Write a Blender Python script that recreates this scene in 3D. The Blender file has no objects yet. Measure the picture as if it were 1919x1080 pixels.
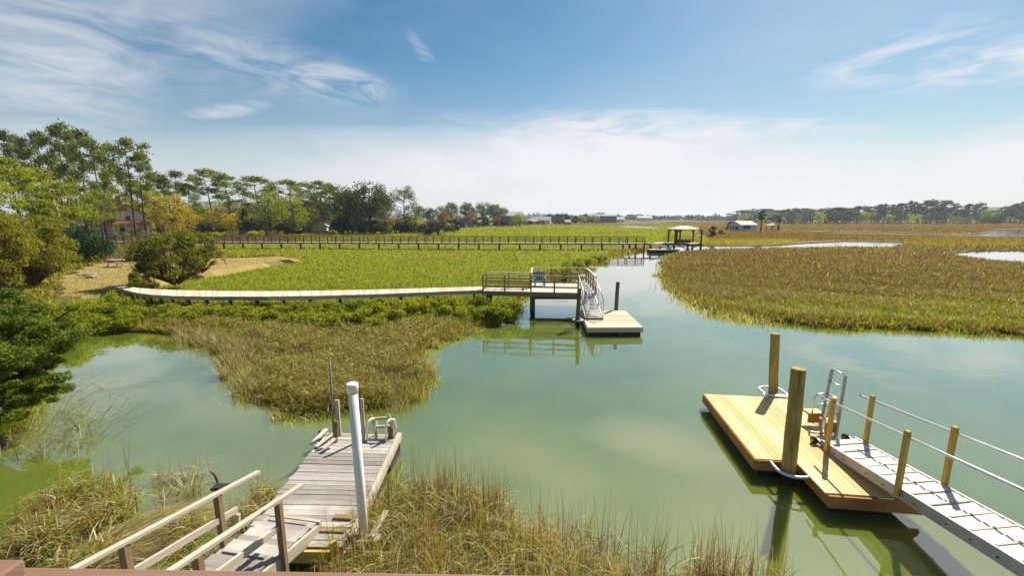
import bpy, math, random
import numpy as np
from mathutils import Vector, Matrix
from mathutils.geometry import tessellate_polygon
R = math.radians
scene = bpy.context.scene
COL = scene.collection
random.seed(7); rng = np.random.default_rng(7)

# ------------------------------------------------------------------ camera
F = 780.0; PITCH = math.atan(133/780.0); EYE = 6.0
cd = bpy.data.cameras.new('camera'); cam = bpy.data.objects.new('camera', cd); COL.objects.link(cam)
cam.location = (0, 0, EYE); cam.rotation_euler = (math.pi/2 - PITCH, 0, 0)
cd.sensor_width = 36; cd.lens = F/1919*36; cd.clip_start = 0.05; cd.clip_end = 20000
scene.camera = cam
# ------------------------------------------------------------------ light
SUN_EL, SUN_AZ = R(46), R(38)
sdir = Vector((math.sin(SUN_AZ)*math.cos(SUN_EL), math.cos(SUN_AZ)*math.cos(SUN_EL), math.sin(SUN_EL)))
sd = bpy.data.lights.new('sun', 'SUN'); sd.energy = 5.0; sd.angle = R(0.5); sd.color = (1, .955, .87)
so = bpy.data.objects.new('sun', sd); COL.objects.link(so); so.rotation_euler = sdir.to_track_quat('Z', 'Y').to_euler()
scene.view_settings.view_transform = 'Standard'; scene.view_settings.look = 'None'
scene.view_settings.exposure = 0.70; scene.view_settings.gamma = 1
try:
    scene.cycles.max_bounces = 6; scene.cycles.transparent_max_bounces = 8
    scene.cycles.sample_clamp_indirect = 4
except Exception: pass

def ray(px, py):
    u = (px-959.5)/F; v = (py-540)/F
    return u, math.cos(PITCH)-v*math.sin(PITCH), -(math.sin(PITCH)+v*math.cos(PITCH))
def at(px, py, Z=0.0):                      # point of the photograph lying at height Z
    u, fw, up = ray(px, py); t = (Z-EYE)/up
    return Vector((u*t, fw*t, Z))
def atY(px, py, Y):                         # point of the photograph lying Y metres ahead
    u, fw, up = ray(px, py); t = Y/fw
    return Vector((u*t, Y, EYE+up*t))
def at_np(px, py, Z):
    u = (px-959.5)/F; v = (py-540)/F
    fw = math.cos(PITCH)-v*math.sin(PITCH); dn = math.sin(PITCH)+v*math.cos(PITCH)
    t = (EYE-Z)/dn
    return np.stack([u*t, fw*t, np.full_like(t, 1.0)*Z], 1)

# ------------------------------------------------------------------ node helpers
class N:
    def __init__(s, tree): s.t = tree; s.n = tree.nodes; s.l = tree.links
    def new(s, typ, **kw):
        n = s.n.new(typ)
        for k, v in kw.items():
            if k.startswith('i_'):
                key = k[2:]; key = int(key) if key.isdigit() else key.replace('_', ' ')
                if hasattr(v, 'is_output') or isinstance(v, bpy.types.NodeSocket): s.l.new(v, n.inputs[key])
                else: n.inputs[key].default_value = v
            else: setattr(n, k, v)
        return n
    def math(s, op, a, b=None, c=None, clamp=False):
        n = s.n.new('ShaderNodeMath'); n.operation = op; n.use_clamp = clamp
        for i, v in enumerate((a, b, c)):
            if v is None: continue
            if isinstance(v, bpy.types.NodeSocket): s.l.new(v, n.inputs[i])
            else: n.inputs[i].default_value = v
        return n.outputs[0]
    def mix(s, fac, a, b, mode='MIX'):
        n = s.n.new('ShaderNodeMix'); n.data_type = 'RGBA'; n.blend_type = mode
        for k, v in ((0, fac), (6, a), (7, b)):
            if isinstance(v, bpy.types.NodeSocket): s.l.new(v, n.inputs[k])
            else: n.inputs[k].default_value = v if k == 0 else (*v[:3], 1)
        return n.outputs[2]
    def ramp(s, fac, stops):
        n = s.n.new('ShaderNodeValToRGB'); e = n.color_ramp.elements
        while len(e) > 1: e.remove(e[-1])
        e[0].position = stops[0][0]; e[0].color = (*stops[0][1], 1)
        for p, c in stops[1:]:
            q = e.new(p); q.color = (*c, 1)
        s.l.new(fac, n.inputs[0]); return n.outputs[0]
    def noise(s, vec=None, scale=5, detail=3, rough=.5, dist=0, dim='3D'):
        n = s.n.new('ShaderNodeTexNoise'); n.noise_dimensions = dim
        n.inputs['Scale'].default_value = scale; n.inputs['Detail'].default_value = detail
        n.inputs['Roughness'].default_value = rough; n.inputs['Distortion'].default_value = dist
        if vec is not None: s.l.new(vec, n.inputs['Vector'])
        return n.outputs['Fac']
    def mapping(s, vec, scale=(1,1,1), rot=(0,0,0), loc=(0,0,0)):
        n = s.n.new('ShaderNodeMapping'); s.l.new(vec, n.inputs[0])
        n.inputs['Scale'].default_value = scale; n.inputs['Rotation'].default_value = rot; n.inputs['Location'].default_value = loc
        return n.outputs[0]

# ------------------------------------------------------------------ sky
world = bpy.data.worlds.new('World'); scene.world = world; world.use_nodes = True
W = N(world.node_tree); W.n.clear()
sky = W.new('ShaderNodeTexSky', sky_type='NISHITA', sun_disc=False, sun_elevation=SUN_EL, sun_rotation=SUN_AZ,
            altitude=0, air_density=1.0, dust_density=0.6, ozone_density=2.2)
geo = W.new('ShaderNodeTexCoord')
sep = W.new('ShaderNodeSeparateXYZ', i_0=geo.outputs['Generated'])
azi = W.math('ARCTAN2', sep.outputs[0], sep.outputs[1])
ele = W.math('ARCSINE', W.math('MINIMUM', W.math('MAXIMUM', sep.outputs[2], -1), 1))
comb = W.new('ShaderNodeCombineXYZ', i_0=azi, i_1=ele)
def azel(px, py):
    d = Vector(ray(px, py)); d = Vector((d.x, d.y, d.z)).normalized()
    return math.atan2(d.x, d.y), math.asin(d.z)
def blob(x0, y0, x1, y1, half, soft=1.0):   # an elongated bank of cloud between two directions
    a0, e0 = azel(x0, y0); a1, e1 = azel(x1, y1)
    ca, ce = (a0+a1)/2, (e0+e1)/2; L = math.hypot(a1-a0, e1-e0)/2; ang = math.atan2(e1-e0, a1-a0)
    hw = half/F
    m = W.new('ShaderNodeMapping', vector_type='TEXTURE', i_0=comb.outputs[0])
    m.inputs['Location'].default_value = (ca, ce, 0); m.inputs['Rotation'].default_value = (0, 0, ang)
    m.inputs['Scale'].default_value = (L, hw, 1)
    ln = W.new('ShaderNodeVectorMath', operation='LENGTH', i_0=m.outputs[0])
    return W.math('SUBTRACT', 1.0, W.math('POWER', ln.outputs['Value'], soft), clamp=True)
# wispy noise: stretched along a drifting diagonal
nv1 = W.mapping(comb.outputs[0], scale=(3.0, 11, 1), rot=(0, 0, R(14)))
n1 = W.noise(nv1, 2.2, 9, .62, .8)
nv2 = W.mapping(comb.outputs[0], scale=(2.4, 9, 1), rot=(0, 0, R(-8)), loc=(3, 1, 0))
n2 = W.noise(nv2, 3.0, 8, .6, .5)
nv3 = W.mapping(comb.outputs[0], scale=(1.0, 2.5, 1), loc=(7, 4, 0))
n3 = W.noise(nv3, 2.0, 4, .55, .3)
def cl(mask, nz, lo, hi, amp):
    v = W.math('MULTIPLY', W.math('DIVIDE', W.math('SUBTRACT', nz, lo), hi-lo, clamp=True), amp)
    return W.math('MULTIPLY', v, mask, clamp=True)
clouds = []
for (x0, y0, x1, y1, h, nz, lo, hi, amp, so_) in [
    (-300, 0, 330, 215, 120, n1, .30, .68, .66, 1.6),
    (-150, -40, 600, 130, 80, n1, .38, .70, .42, 1.6),
    (300, 60, 780, 190, 50, n1, .40, .68, .36, 1.6),
    (530, 135, 745, 178, 30, n1, .38, .62, .75, 2),
    (330, 215, 520, 195, 12, n1, .38, .6, .6, 2),
    (760, 50, 830, 150, 14, n1, .44, .62, .4, 1.6),
    (900, 262, 1450, 238, 48, n2, .36, .56, .85, 2.5),
    (740, 235, 1680, 262, 62, n2, .34, .64, .50, 2.2),
    (1300, 242, 1680, 236, 16, n2, .34, .56, .8, 1.6),
    (1440, 125, 2100, 70, 50, n2, .44, .66, .70, 1.8),
    (1700, 125, 2100, 100, 28, n2, .36, .56, .75, 2),
    (1740, 300, 2150, 280, 50, n2, .34, .52, .8, 2),
    (100, 300, 2300, 330, 105, n3, .10, .55, .78, 3.5),
    (500, 320, 2600, 345, 80, n3, .10, .5, .60, 3)]:
    clouds.append(cl(blob(x0, y0, x1, y1, h, so_), nz, lo, hi, amp))
def blob_ae(ca, ce, L, hw, ang, soft):
    m = W.new('ShaderNodeMapping', vector_type='TEXTURE', i_0=comb.outputs[0])
    m.inputs['Location'].default_value = (ca, ce, 0); m.inputs['Rotation'].default_value = (0, 0, ang); m.inputs['Scale'].default_value = (L, hw, 1)
    ln = W.new('ShaderNodeVectorMath', operation='LENGTH', i_0=m.outputs[0])
    return W.math('SUBTRACT', 1.0, W.math('POWER', ln.outputs['Value'], soft), clamp=True)
n4 = W.noise(W.mapping(comb.outputs[0], scale=(1.6, 3.2, 1), loc=(2, 9, 0)), 1.7, 5, .55, .4)
clouds.append(cl(blob_ae(.35, .80, 2.2, .34, 0, 3), n4, .32, .62, .72))     # high broken veil above the picture
clouds.append(cl(blob_ae(-.75, .62, .55, .20, .2, 2), n4, .20, .5, .65))
clouds.append(cl(blob_ae(.72, .52, .45, .09, .1, 2), n4, .20, .5, .6))
clouds.append(cl(blob_ae(-.75, .42, .50, .16, .15, 1.5), n4, .15, .6, .45))
clouds.append(cl(blob_ae(.36, .50, .20, .055, .1, 2), n4, .0, .3, .8))
tot = clouds[0]
for c in clouds[1:]:
    tot = W.math('SUBTRACT', W.math('ADD', tot, c), W.math('MULTIPLY', tot, c), clamp=True)
thin = W.math('MULTIPLY', W.math('SUBTRACT', n3, .46, clamp=True), .35)     # a thin veil anywhere in the sky
tot = W.math('ADD', tot, thin, clamp=True)
hs = W.new('ShaderNodeHueSaturation', i_Saturation=1.36, i_Value=.86, i_Color=sky.outputs[0])
tint = W.mix(1.0, hs.outputs[0], (1.09, 1.15, .975), 'MULTIPLY')
# air near the horizon
hz = W.math('POWER', W.math('SUBTRACT', 1.0, W.math('DIVIDE', W.math('MAXIMUM', ele, 0), R(24)), clamp=True), 2.0)
tint = W.mix(W.math('MULTIPLY', hz, .80), tint, (6.3, 6.45, 6.75))
skyc = W.mix(tot, tint, (8.2, 8.15, 8.4))
bg = W.new('ShaderNodeBackground', i_Color=skyc, i_Strength=0.067)
W.l.new(bg.outputs[0], W.new('ShaderNodeOutputWorld').inputs[0])

# ------------------------------------------------------------------ materials
def mat(name):
    m = bpy.data.materials.new(name); m.use_nodes = True; t = N(m.node_tree); t.n.clear()
    out = t.new('ShaderNodeOutputMaterial'); return m, t, out
def principled(t, out, color, rough=.6, metal=0, bump=None, bstr=.3, bdist=.01, ior=1.45, spec=.5):
    p = t.new('ShaderNodeBsdfPrincipled')
    for k, v in (('Base Color', color), ('Roughness', rough), ('Metallic', metal)):
        if isinstance(v, bpy.types.NodeSocket): t.l.new(v, p.inputs[k])
        else: p.inputs[k].default_value = (*v, 1) if k == 'Base Color' else v
    p.inputs['IOR'].default_value = ior; p.inputs['Specular IOR Level'].default_value = spec
    if bump is not None:
        b = t.new('ShaderNodeBump', i_Height=bump, i_Strength=bstr, i_Distance=bdist); t.l.new(b.outputs[0], p.inputs['Normal'])
    t.l.new(p.outputs[0], out.inputs[0]); return p
def m_plain(name, c, rough=.6, metal=0, var=.12, scale=3, spec=.5):
    m, t, o = mat(name); co = t.new('ShaderNodeTexCoord').outputs['Object']
    nz = t.noise(co, scale, 5, .6)
    c2 = tuple(max(0, x*(1-2.2*var)) for x in c); c3 = tuple(min(1, x*(1+var)) for x in c)
    col = t.ramp(nz, [(.3, c2), (.55, c), (.75, c3)])
    principled(t, o, col, rough, metal, bump=t.noise(co, scale*8, 4, .6), bstr=.15, bdist=.01, spec=spec); return m
def m_wood(name, tones, rough=.75, grain=1.0, knots=.0, stain=None, stain_amt=.5, bstr=.5):
    m, t, o = mat(name); uv = t.new('ShaderNodeUVMap').outputs[0]; ob = t.new('ShaderNodeTexCoord').outputs['Object']
    g = t.noise(t.mapping(uv, scale=(1.6, 42, 1)), 1.6, 6, .65, .4)
    g2 = t.noise(t.mapping(uv, scale=(.7, 5, 1)), 1.6, 3, .5)
    isl = t.new('ShaderNodeNewGeometry').outputs['Random Per Island']
    v = t.math('ADD', t.math('MULTIPLY', g, .55*grain), t.math('MULTIPLY', isl, .50))
    v = t.math('ADD', v, t.math('MULTIPLY', g2, .35)); v = t.math('SUBTRACT', v, .20)
    n = len(tones)
    col = t.ramp(v, [(.15+.7*i/(n-1), c) for i, c in enumerate(tones)])
    if knots:
        vo = t.new('ShaderNodeTexVoronoi', i_Vector=t.mapping(uv, scale=(2.2, 9, 1)), i_Scale=1.0)
        k = t.math('LESS_THAN', vo.outputs['Distance'], .07)
        col = t.mix(t.math('MULTIPLY', k, knots), col, tuple(x*.35 for x in tones[0]))
    if stain:
        sn = t.noise(ob, 1.3, 5, .6)
        col = t.mix(t.math('MULTIPLY', t.math('DIVIDE', t.math('SUBTRACT', sn, .48), .15, clamp=True), stain_amt), col, stain)
    principled(t, o, col, rough, 0, bump=g, bstr=bstr, bdist=.006, spec=.25); return m
def m_pile(name, dry, wet, green, z_wet=.25, green_amt=.6):
    m, t, o = mat(name); ob = t.new('ShaderNodeTexCoord').outputs['Object']
    s = t.new('ShaderNodeSeparateXYZ', i_0=t.new('ShaderNodeNewGeometry').outputs['Position'])
    g = t.noise(t.mapping(ob, scale=(16, 16, 1.1)), 1.5, 6, .65, .5)
    n = t.noise(t.mapping(ob, scale=(3, 3, .8)), 1.4, 4, .6)
    col = t.ramp(g, [(.3, tuple(x*.38 for x in dry)), (.48, dry), (.7, tuple(min(1, x*1.35) for x in dry))])
    col = t.mix(t.math('MULTIPLY', t.math('DIVIDE', t.math('SUBTRACT', n, .42), .2, clamp=True), green_amt), col, green)
    zz = t.math('ADD', s.outputs[2], t.math('MULTIPLY', t.math('SUBTRACT', n, .5), .25))
    col = t.mix(t.math('SUBTRACT', 1, t.math('DIVIDE', t.math('SUBTRACT', zz, z_wet-.08), .12, clamp=True), clamp=True), col, wet)
    principled(t, o, col, .8, 0, bump=g, bstr=.7, bdist=.012, spec=.2); return m
def m_leaf(name, cols, trans=.42, patch=.5, pscale=.35, rough=.55, attr=False):
    m, t, o = mat(name)
    isl = t.new('ShaderNodeNewGeometry').outputs['Random Per Island']
    if attr:
        col = t.new('ShaderNodeAttribute', attribute_name='Col').outputs['Color']
        var = t.math('ADD', .70, t.math('MULTIPLY', isl, .6))
        cv = t.new('ShaderNodeCombineXYZ', i_0=var, i_1=var, i_2=var)
        col = t.mix(1.0, col, cv.outputs[0], 'MULTIPLY')
    else:
        ob = t.new('ShaderNodeTexCoord').outputs['Object']
        nz = t.noise(ob, pscale, 3, .6)
        oi = t.new('ShaderNodeObjectInfo').outputs['Random']
        v = t.math('ADD', t.math('MULTIPLY', isl, .55), t.math('MULTIPLY', t.math('SUBTRACT', nz, .5), patch*2.2))
        v = t.math('ADD', v, t.math('MULTIPLY', t.math('SUBTRACT', oi, .5), .35))
        v = t.math('ADD', v, .22)
        n = len(cols)
        col = t.ramp(v, [(.05+.9*i/(n-1), c) for i, c in enumerate(cols)])
    d = t.new('ShaderNodeBsdfPrincipled', i_Base_Color=col, i_Roughness=rough); d.inputs['Specular IOR Level'].default_value = .22
    tc = t.mix(1.0, col, (1.25, 1.3, .7), 'MULTIPLY')
    tr = t.new('ShaderNodeBsdfTranslucent', i_Color=tc)
    mx = t.new('ShaderNodeMixShader', i_0=trans); t.l.new(d.outputs[0], mx.inputs[1]); t.l.new(tr.outputs[0], mx.inputs[2])
    t.l.new(mx.outputs[0], o.inputs[0]); return m

M = {}
M['gray_deck'] = m_wood('weathered_deck', [(.11,.09,.075), (.27,.235,.20), (.40,.355,.31), (.53,.48,.42)], grain=1.3, stain=(.22,.19,.16), stain_amt=.5, bstr=.9)
M['gray_rail'] = m_wood('weathered_rail', [(.15,.11,.07), (.36,.30,.21), (.50,.44,.33), (.60,.54,.43)], grain=1.0, bstr=.8)
M['brown_post'] = m_wood('brown_post', [(.09,.055,.025), (.20,.13,.065), (.32,.23,.13)], grain=1.0, bstr=.8)
M['new_deck'] = m_wood('new_pine_deck', [(.50,.33,.12), (.66,.48,.20), (.76,.58,.28), (.80,.65,.36)], grain=.8, knots=.7, stain=(.50,.34,.15), stain_amt=.45, bstr=.3)
M['new_side'] = m_wood('new_pine_side', [(.30,.12,.03), (.45,.20,.06), (.52,.27,.10)], grain=.7, knots=.5, stain=(.22,.09,.03), stain_amt=.6, bstr=.3)
M['yellow_post'] = m_wood('yellow_pine_post', [(.42,.25,.05), (.58,.38,.09), (.66,.46,.14)], grain=.7, knots=.5, bstr=.3)
M['tan_deck'] = m_wood('tan_deck', [(.38,.31,.20), (.55,.46,.32), (.66,.58,.43)], grain=.7, bstr=.4)
M['pale_deck'] = m_wood('pale_deck', [(.42,.37,.29), (.60,.54,.44), (.72,.66,.56)], grain=.7, bstr=.4)
M['brown_rail'] = m_wood('brown_rail', [(.13,.075,.035), (.26,.17,.09), (.40,.30,.19)], grain=.9, bstr=.5)
M['dark_wood'] = m_wood('dark_wood', [(.03,.022,.016), (.075,.055,.04), (.14,.105,.075)], grain=.9, bstr=.5)
M['cap_wood'] = m_wood('painted_rail_cap', [(.17,.10,.065), (.24,.14,.09), (.30,.18,.12)], grain=1.1, bstr=.6, rough=.6, stain=(.20,.11,.08), stain_amt=.5)
M['pile_new'] = m_pile('new_pile', (.42,.27,.08), (.035,.02,.012), (.13,.15,.025), z_wet=.32, green_amt=.6)
M['pile_old'] = m_pile('old_pile', (.14,.10,.055), (.03,.025,.015), (.07,.08,.03), z_wet=.3, green_amt=.4)
M['pile_far'] = m_pile('far_pile', (.07,.05,.035), (.02,.018,.013), (.05,.05,.03), z_wet=.4, green_amt=.3)
M['alu'] = m_plain('aluminium', (.62,.63,.64), .38, .75, .08, 6)
M['alu_tread'] = m_plain('aluminium_tread', (.60,.57,.52), .65, .0, .06, 8)
M['alu_side'] = m_plain('aluminium_channel', (.42,.40,.39), .55, .35, .10, 3)
M['galv'] = m_plain('galvanised', (.66,.68,.70), .42, .35, .08, 9)
M['pvc'] = m_plain('white_pvc', (.86,.80,.70), .42, 0, .06, 2.2)
M['black'] = m_plain('black_plastic', (.012,.012,.013), .5, 0, .2, 4)
M['rubber'] = m_plain('rubber', (.02,.02,.02), .8, 0, .2, 9)
M['bolt'] = m_plain('bolt', (.12,.12,.13), .5, .6, .2, 9)
M['white'] = m_plain('white_paint', (.78,.77,.74), .6, 0, .06, 1.2)
M['blue'] = m_plain('blue_plastic', (.025,.20,.33), .45, 0, .08, 3)
M['cream'] = m_plain('cream_siding', (.74,.68,.60), .7, 0, .08, .5)
M['shedwall'] = m_plain('shed_siding', (.55,.56,.60), .7, 0, .05, .5)
M['greyblue'] = m_plain('grey_blue_siding', (.36,.44,.58), .7, 0, .06, .4)
M['teal'] = m_plain('teal_siding', (.12,.22,.25), .7, 0, .1, .4)
M['roof_red'] = m_plain('red_roof', (.30,.07,.045), .7, 0, .18, .8)
M['roof_grey'] = m_plain('grey_shingle', (.33,.34,.37), .8, 0, .12, .8)
M['roof_tan'] = m_plain('tan_shingle', (.42,.38,.33), .8, 0, .12, .8)
M['roof_pale'] = m_plain('pale_metal_roof', (.40,.36,.29), .7, .0, .05, .5)
M['glass'] = m_plain('window_glass', (.02,.025,.035), .12, 0, .1, .3)
M['bark'] = m_plain('pine_bark', (.10,.075,.055), .9, 0, .3, 1.5, .1)
M['greybark'] = m_plain('grey_bark', (.42,.38,.33), .9, 0, .2, 2, .1)
M['redbark'] = m_plain('red_bark', (.16,.085,.04), .9, 0, .3, 2, .1)
M['rock'] = m_plain('stone', (.30,.26,.22), .9, 0, .3, 5, .2)
M['skin'] = m_plain('skin', (.45,.28,.20), .6, 0, .05, 9)
M['pine'] = m_leaf('pine_needles', [(.035,.055,.010), (.10,.135,.016), (.19,.22,.022), (.28,.28,.032)], .46, .45, .5)
M['pine_y'] = m_leaf('pine_needles_yellow', [(.09,.12,.010), (.22,.25,.014), (.35,.36,.02), (.45,.41,.03)], .5, .5, .5)
M['oak'] = m_leaf('oak_leaves', [(.028,.046,.009), (.07,.098,.013), (.13,.155,.019), (.20,.21,.026)], .42, .5, .5)
M['olive'] = m_leaf('olive_foliage', [(.065,.075,.010), (.15,.155,.013), (.25,.235,.018), (.35,.30,.03)], .44, .5, .8)
M['gold'] = m_leaf('golden_leaves', [(.22,.18,.010), (.42,.32,.016), (.54,.40,.02), (.58,.45,.04)], .42, .5, .5)
M['orange'] = m_leaf('rusty_leaves', [(.12,.05,.012), (.25,.11,.02), (.33,.16,.03)], .4, .5, .5)
M['elder'] = m_leaf('elder_leaves', [(.11,.14,.010), (.22,.25,.014), (.33,.34,.018), (.42,.38,.03)], .48, .5, .7)
M['darkcedar'] = m_leaf('dark_cedar_foliage', [(.010,.026,.008), (.025,.06,.014), (.055,.10,.02), (.09,.14,.025)], .35, .5, .6)
M['dark'] = m_leaf('dark_shrub', [(.010,.016,.008), (.020,.030,.012), (.036,.046,.018)], .2, .4, .6)
M['cedar'] = m_leaf('cedar_foliage', [(.032,.055,.008), (.085,.125,.012), (.18,.225,.018), (.31,.34,.028)], .42, .55, 1.1)
M['brownshrub'] = m_leaf('brown_shrub', [(.05,.03,.015), (.10,.065,.03), (.14,.10,.04)], .25, .5, .6)
M['fargreen'] = m_leaf('far_pines', [(.030,.050,.018), (.060,.085,.028), (.10,.12,.036)], .3, .5, .3)
M['grass'] = m_leaf('cordgrass', None, .48, attr=True)
M['palm'] = m_leaf('palm_fronds', [(.03,.04,.012), (.07,.085,.02), (.12,.12,.03)], .3, .3, .8)
M['palm_dead'] = m_leaf('dead_fronds', [(.12,.07,.03), (.20,.13,.06)], .2, .3, .8)

def m_ground(name, stops, scale=.25, s2=6, rough=.95):
    m, t, o = mat(name); ob = t.new('ShaderNodeTexCoord').outputs['Object']
    n = t.noise(ob, scale, 6, .6, .3); n2 = t.noise(ob, s2, 5, .7)
    n4 = t.noise(t.mapping(ob, scale=(.3, 1, 1)), scale*.12, 4, .6)
    v = t.math('ADD', t.math('MULTIPLY', n, .45), t.math('MULTIPLY', n2, .35)); v = t.math('ADD', v, t.math('MULTIPLY', n4, .20))
    principled(t, o, t.ramp(v, stops), rough, 0, bump=n2, bstr=.6, bdist=.05, spec=.1); return m
M['mud'] = m_ground('marsh_mud', [(.3, (.055,.036,.018)), (.45, (.12,.085,.03)), (.58, (.20,.15,.055)), (.7, (.15,.15,.04))], .09, 2.5)
M['lawn'] = m_ground('dry_lawn', [(.32, (.21,.20,.04)), (.44, (.29,.22,.07)), (.56, (.34,.25,.09)), (.7, (.24,.22,.05))], .25, 9)
M['wood_floor'] = m_ground('woodland_floor', [(.3, (.07,.05,.02)), (.5, (.12,.12,.03)), (.65, (.20,.19,.05))], .12, 3)

# water: murky green body, mirror surface with faint wind ripples
m, t, o = mat('creek_water')
ob = t.new('ShaderNodeTexCoord').outputs['Object']
s1 = t.noise(t.mapping(ob, scale=(1, 1.6, 1)), .35, 4, .5)
s2 = t.noise(t.mapping(ob, scale=(1, 2.2, 1), rot=(0, 0, R(25))), 2.6, 3, .5)
pn = t.noise(ob, .10, 3, .5)
gust = t.math('DIVIDE', t.math('SUBTRACT', pn, .48), .16, clamp=True)
hgt = t.math('ADD', t.math('MULTIPLY', s1, .5), t.math('MULTIPLY', s2, t.math('ADD', .022, t.math('MULTIPLY', gust, .15))))
bodyn = t.noise(ob, .16, 3, .5)
col = t.ramp(bodyn, [(.35, (.115,.152,.020)), (.5, (.142,.182,.026)), (.65, (.172,.204,.032))])
far_ = t.math('DIVIDE', t.math('SUBTRACT', t.new('ShaderNodeSeparateXYZ', i_0=ob).outputs[1], 85), 60, clamp=True)
hgt = t.math('ADD', hgt, t.math('MULTIPLY', t.noise(ob, 1.2, 3, .6), t.math('MULTIPLY', far_, 1.3)))
pw = principled(t, o, col, .02, 0, bump=hgt, bstr=.35, bdist=.05, ior=1.75, spec=1.0)
pw.inputs['Coat Weight'].default_value = 1; pw.inputs['Coat IOR'].default_value = 1.6; pw.inputs['Coat Roughness'].default_value = .02
t.l.new(pw.inputs['Normal'].links[0].from_socket, pw.inputs['Coat Normal'])
pw.inputs['Subsurface Weight'].default_value = .8; pw.inputs['Subsurface Radius'].default_value = (.55, .85, .3); pw.inputs['Subsurface Scale'].default_value = 1.0
M['water'] = m

# ------------------------------------------------------------------ object helpers
OFF = {}
def put(name, me, parent=None, material=None):
    o = bpy.data.objects.new(name, me); COL.objects.link(o)
    if material is not None and not me.materials: me.materials.append(material)
    if parent is not None: o.parent = parent
    return o
def tag(o, label=None, cat=None, group=None, kind=None):
    if label: o['label'] = label
    if cat: o['category'] = cat
    if group: o['group'] = group
    if kind: o['kind'] = kind
    return o
def thing(name, label, cat, loc=(0,0,0), group=None):
    o = bpy.data.objects.new(name, None); COL.objects.link(o); o.location = loc
    o.empty_display_size = .3; OFF[o.name] = Vector(loc)
    return tag(o, label, cat, group)
def np_mesh(name, verts, faces, uv=None, col=None, smooth=False):
    me = bpy.data.meshes.new(name); nv = len(verts); nf = len(faces); k = faces.shape[1]
    me.vertices.add(nv); me.vertices.foreach_set('co', np.ascontiguousarray(verts, dtype=np.float32).ravel())
    me.loops.add(nf*k); me.loops.foreach_set('vertex_index', np.ascontiguousarray(faces, dtype=np.int32).ravel())
    me.polygons.add(nf); me.polygons.foreach_set('loop_start', np.arange(0, nf*k, k, dtype=np.int32))
    me.polygons.foreach_set('loop_total', np.full(nf, k, dtype=np.int32))
    if col is not None:
        a = me.color_attributes.new('Col', 'FLOAT_COLOR', 'POINT')
        c = np.ones((nv, 4), dtype=np.float32); c[:, :3] = col; a.data.foreach_set('color', c.ravel())
    me.update(calc_edges=True)
    if smooth: me.shade_smooth()
    return me
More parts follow.
